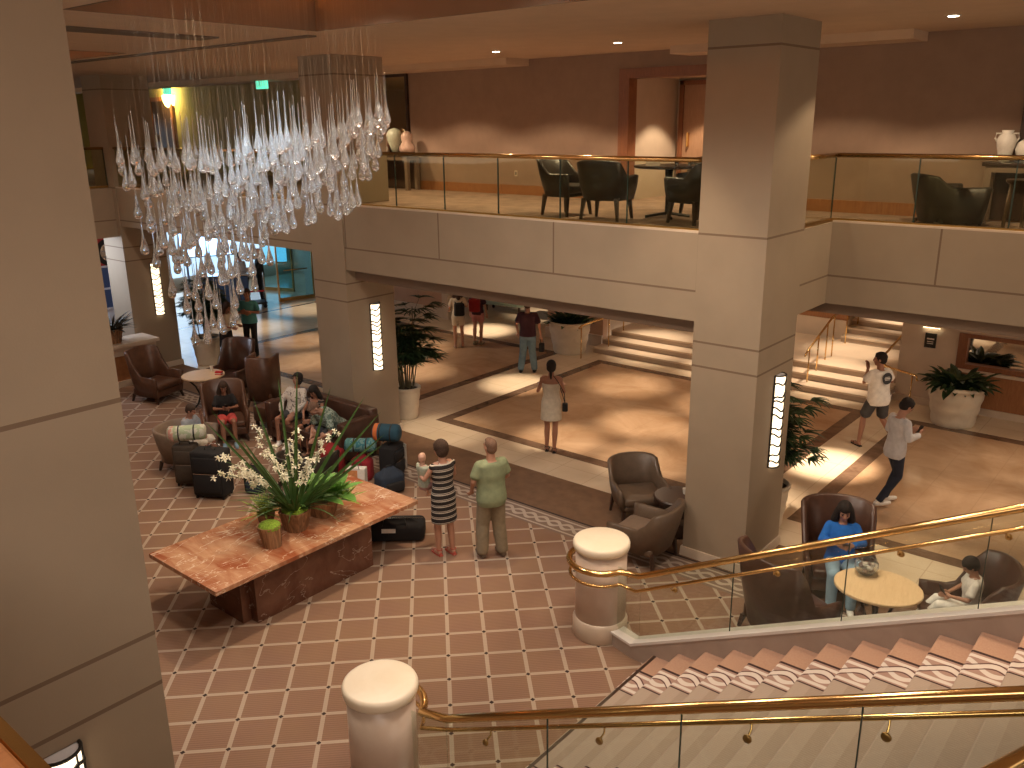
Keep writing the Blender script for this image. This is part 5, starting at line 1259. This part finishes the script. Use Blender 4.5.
# man in jeans
B = Body(1.80, arms=[((-.26, -.02, 1.14), (-.24, .10, .90)), ((.27, -.04, 1.14), (.30, .02, .86))], legs=[((-.12, .06, .50), (-.16, -.06, .09)), ((.10, .02, .50), (.15, .02, .09))])
def smallbag(t, B, hp):
    MB().rbox(.26, .38, -.05, .09, .50, .70, .03).build('hand_bag', cl['black_cloth'], t, smooth=True); MB().tube([(.29, .02, .69), (.30, .02, .80), (.35, .02, .80), (.36, .02, .69)], .006, 5).build('bag_handle', cl['black_cloth'], t)
person('man in a dark purple shirt and blue jeans, head hidden by the balcony edge', (-7.18, 10.25, 0), mixd(AWAY, RIGHT, .15), B, 'skin', ('short', 'hair_b'), (cl['maroon'], 'short', -.12, .026), ('long', cl['denim'], .016, .012), ('shoe', cl['black_cloth']), extra=smallbag)
# two women farther back
B = Body(1.66, female=True, arms=[((-.24, .04, 1.15), (-.20, .2, 1.05)), ((.24, .0, 1.16), (.20, .15, 1.3))])
def blackpack(t, B, hp):
    MB().rbox(-.14, .14, -.28, -.10, .95, 1.30, .05, crown=.02).build('backpack', cl['black_cloth'], t, smooth=True)
    for sx in (-1, 1): MB().tube([(sx * .09, -.13, 1.28), (sx * .10, -.02, 1.44), (sx * .11, .13, 1.28), (sx * .13, .05, 1.0)], .018, 6, flat=.5).build('backpack_strap', cl['black_cloth'], t)
person('woman in a pale top and shorts with a black backpack, far back on the marble', (-10.15, 11.0, 0), mixd(AWAY, LEFT, .2), B, 'skin', ('long', 'hair_b'), (cl['cream_cloth'], 'short', -.10), ('shorts', cl['cream_cloth'], .016, .6), ('sandal', cl['khaki']), extra=blackpack)
B = Body(1.68, female=True)
def redpack(t, B, hp):
    MB().rbox(-.15, .15, -.28, -.10, .98, 1.34, .05, crown=.02).build('backpack', red, t, smooth=True)
    for sx in (-1, 1): MB().tube([(sx * .09, -.13, 1.30), (sx * .10, -.02, 1.46), (sx * .11, .13, 1.28), (sx * .13, .05, 1.0)], .018, 6, flat=.5).build('backpack_strap', red, t)
person('woman with a red backpack standing just right of the black backpack', (-9.95, 11.55, 0), mixd(AWAY, RIGHT, .3), B, 'skin', ('long', 'hair'), (cl['maroon'], 'short', -.10), ('shorts', cl['pinkish'], .016, .55), ('shoe', cl['khaki']), extra=redpack)
# walkers on the right
B = Body(1.78, lean=4, arms=[((-.26, .10, 1.20), (-.10, .22, 1.40)), ((.27, .02, 1.18), (.18, .26, 1.22))], legs=[((-.16, .14, .52), (-.24, .10, .09)), ((.14, .0, .50), (.26, -.22, .14))], head=(45, 0), girth=1.1)
def teeprint(t, B, hp):
    MB(B.T @ Matrix.Translation((0.02, -.160, .36)) @ Matrix.Rotation(pi / 2 - .0, 4, 'X')).lathe([(.105, 0), (.105, .004), (.001, .005)], n=24).build('round_print', cl['dk_grey'], t)
    q = MB(B.T @ Matrix.Translation((0.02, -.166, .36)) @ Matrix.Rotation(pi / 2, 4, 'X')); q.box(-.06, .06, -.008, .008, 0, .002).box(-.05, .05, .02, .03, 0, .002).box(-.05, .05, -.03, -.02, 0, .002); q.build('print_lines', cl['white_cloth'], t)
person('man in a white T-shirt with a round black print and dark shorts, walking left', (.92, 10.28, 0), mixd(LEFT, AWAY, .74), B, 'skin_d', ('short', 'hair'), (cl['white_cloth'], 'short', -.14, .03), ('shorts', cl['dk_grey'], .024, .85), ('sandal', cl['black_cloth']), extra=teeprint, hands=[dict(fdir=(.2, .4, .9)), dict(fdir=(-.6, .3, .4))])
B = Body(1.76, lean=3, arms=[((-.25, .02, 1.16), (-.12, .26, 1.17)), ((.26, .02, 1.16), (.13, .28, 1.16))], legs=[((-.09, .14, .52), (-.09, -.02, .11)), ((.09, .04, .50), (.09, -.24, .13))], head=(0, -34))
def phone(t, B, hp):
    MB(Matrix.Translation((0, .37, 1.20)) @ Matrix.Rotation(radians(-35), 4, 'X')).rbox(-.036, .036, -.004, .004, -.07, .07, .003).build('phone', M['black'], t)
person('man in a white long sleeved shirt and navy jeans looking down at his phone', (1.95, 7.85, 0), mixd(RIGHT, AWAY, .15), B, 'skin', ('short', 'hair'), (cl['white_shirt'], 'long', -.14, .024), ('long', cl['navy_denim'], .008), ('shoe', cl['white_cloth']), extra=phone, hands=[dict(fdir=(.7, .6, .2)), dict(fdir=(-.7, .6, .2))])
# teal shirt man, arms crossed
B = Body(1.80, arms=[((-.27, .06, 1.14), (-.02, .20, 1.20)), ((.27, .06, 1.14), (.02, .22, 1.15))], girth=1.06, head=(0, 0))
person('man in a teal T-shirt and black trousers standing with folded arms', (-13.8, 7.05, 0), mixd(TOW, LEFT, .08), B, 'skin_d', ('short', 'hair_b'), (cl['teal_shirt'], 'short', -.13, .024), ('long', cl['black_cloth'], .010), ('shoe', cl['black_cloth']), hands=[dict(fdir=(.95, .1, 0), palm=(0, -1, 0)), dict(fdir=(-.95, .1, .1), palm=(0, -1, 0))])
B = Body(1.66, female=True, lean=6, arms=[((-.22, .10, 1.12), (-.12, .30, 1.10)), ((.22, .08, 1.12), (.18, .32, 1.08))], head=(0, -20))
person('woman in a cream top and black skirt under the lowest glass drops', (-14.3, 6.75, 0) if False else (-13.45, 6.12, 0), mixd(RIGHT, TOW, .2), B, 'skin_d', ('long', 'hair_b'), (cl['cream_cloth'], 'strap', -.04, .014), ('skirt', cl['black_cloth'], .016, .55), ('sandal', cl['black_cloth']))
# two men at the reception counter
B = Body(1.74, lean=12, arms=[((-.26, .12, 1.18), (-.20, .36, 1.14)), ((.26, .12, 1.18), (.20, .36, 1.14))])
person('man in a white T-shirt leaning on the far reception counter', (-20.0, 11.05, 0), mixd(LEFT, AWAY, .2), B, 'skin', ('short', 'hair'), (cl['white_shirt'], 'short', -.13, .022), ('long', cl['navy_denim'], .012), ('shoe', cl['black_cloth']))
B = Body(1.84, arms=[((-.26, .06, 1.16), (-.16, .26, 1.12)), ((.27, .0, 1.14), (.25, .1, .9))])
person('tall bald man in black standing at the far reception counter', (-19.76, 11.5, 0), mixd(LEFT, TOW, .2), B, 'skin_l', ('crop', 'skin_l'), (cl['black_cloth'], 'long', -.12, .02), ('long', cl['black_cloth'], .012), ('shoe', cl['black_cloth']))
# seated people
def seated(h, seat, lean, arms, legs=None, **kw):
    lg = legs or [((-.12, .42, seat + .08), (-.12, .46, .09)), ((.12, .42, seat + .08), (.12, .44, .09))]
    return Body(h, seat=seat, lean=lean, arms=arms, legs=lg, **kw)
B = seated(1.66, .43, -10, [((-.25, .04, .80), (-.10, .26, .86)), ((.25, .04, .80), (.08, .28, .86))], female=True, girth=1.08, head=(0, -28))
person('woman in a bright blue top and light jeans sitting by the oval table', (2.30, 4.66, 0), hd(.42, -.9), B, 'skin', ('long', 'hair'), (cl['blue_shirt'], 'long', -.13, .024), ('long', cl['light_denim'], .018), ('shoe', cl['white_cloth']), hands=[dict(fdir=(.7, .6, .1)), dict(fdir=(-.7, .6, .1))],
       extra=lambda t, B, hp: MB(Matrix.Translation((0, .36, .90)) @ Matrix.Rotation(radians(-50), 4, 'X')).rbox(-.036, .036, -.004, .004, -.07, .07, .003).build('phone', M['black'], t))
B = seated(1.35, .55, 2, [((-.24, .10, .86), (-.10, .30, .82)), ((.24, .10, .86), (.08, .30, .80))], legs=[((-.1, .44, .66), (-.1, .66, .36)), ((.1, .44, .66), (.1, .66, .36))], head=(8, -30))
person('dark haired child in white sitting in the barrel chair at the right edge', (3.84, 4.46, 0), hd(-.9, -.35), B, 'skin', ('short', 'hair'), (cl['white_cloth'], 'short', -.12, .024), ('long', cl['white_cloth'], .012), ('shoe', cl['white_cloth']), child=True,
       extra=lambda t, B, hp: MB(Matrix.Translation((0, .40, .86)) @ Matrix.Rotation(radians(-45), 4, 'X')).rbox(-.08, .08, -.005, .005, -.06, .06, .004).build('tablet', M['black'], t))
B = seated(1.45, .50, 8, [((-.25, .20, .80), (-.14, .26, 1.12)), ((.25, .14, .80), (.12, .36, .74))], head=(10, -14), legs=[((-.12, .50, .60), (-.12, .56, .14)), ((.12, .50, .60), (.14, .62, .14))])
person('boy in a grey T-shirt and cream shorts resting his head on his hand', (-8.16, 1.94, 0), hd(.85, .35), B, 'skin_d', ('short', 'hair_b'), (cl['grey_tee'], 'short', -.12, .024), ('shorts', cl['cream_cloth'], .03, .95), ('shoe', cl['white_cloth']))
B = seated(1.50, .48, -6, [((-.24, .10, .80), (-.08, .28, .84)), ((.24, .10, .80), (.08, .28, .84))], female=True, head=(0, -26))
person('girl in a black top and coral pink shorts looking at a phone', (-8.74, 3.06, 0), hd(.85, -.45), B, 'skin_d', ('long', 'hair_b'), (cl['black_cloth'], 'short', -.12, .02), ('shorts', cl['coral'], .02, .7), ('shoe', cl['light_denim']),
       extra=lambda t, B, hp: MB(Matrix.Translation((0, .36, .92)) @ Matrix.Rotation(radians(-40), 4, 'X')).rbox(-.036, .036, -.004, .004, -.07, .07, .003).build('phone', M['black'], t))
B = seated(1.66, .47, -16, [((-.27, .04, .78), (-.16, .24, .66)), ((.27, .04, .78), (.12, .26, .66))], female=True, head=(0, 6), girth=1.05)
person('dark haired woman in a white patterned sweatshirt at the left end of the sofa', (-7.78, 3.92, 0), hd(.35, -1), B, 'skin_d', ('bob', 'hair'), (patterned('white_print_knit', (.55, .50, .46), (.10, .08, .08), 22, .60), 'long', -.12, .028), ('shorts', cl['dk_grey'], .02, .6), ('shoe', cl['white_cloth']))
B = seated(1.55, .47, -6, [((-.24, .08, .78), (-.08, .28, .70)), ((.24, .08, .78), (.08, .28, .70))], female=True, head=(0, -34))
person('woman in a dark striped vest top looking down in the middle of the sofa', (-7.12, 3.90, 0), hd(.25, -1), B, 'skin_d', ('long', 'hair'), (stripes('dark_vest_stripes', (.02, .015, .015), (.22, .18, .16), .05, .3), 'none', -.12, .018), ('shorts', cl['black_cloth'], .02, .7), ('sandal', cl['black_cloth']))
B = seated(1.76, .47, 42, [((-.26, .36, .60), (-.10, .52, .50)), ((.26, .36, .60), (.10, .52, .48))], head=(0, -20), girth=1.15)
person('man in a green leaf print shirt bending forward at the right end of the sofa', (-6.42, 3.86, 0), hd(-.05, -1), B, 'skin', ('crop', 'hair_g'), (patterned('leaf_print', (.10, .15, .12), (.30, .36, .30), 20), 'short', -.12, .03), ('shorts', cl['dk_grey'], .02, .9), ('shoe', cl['black_cloth']))
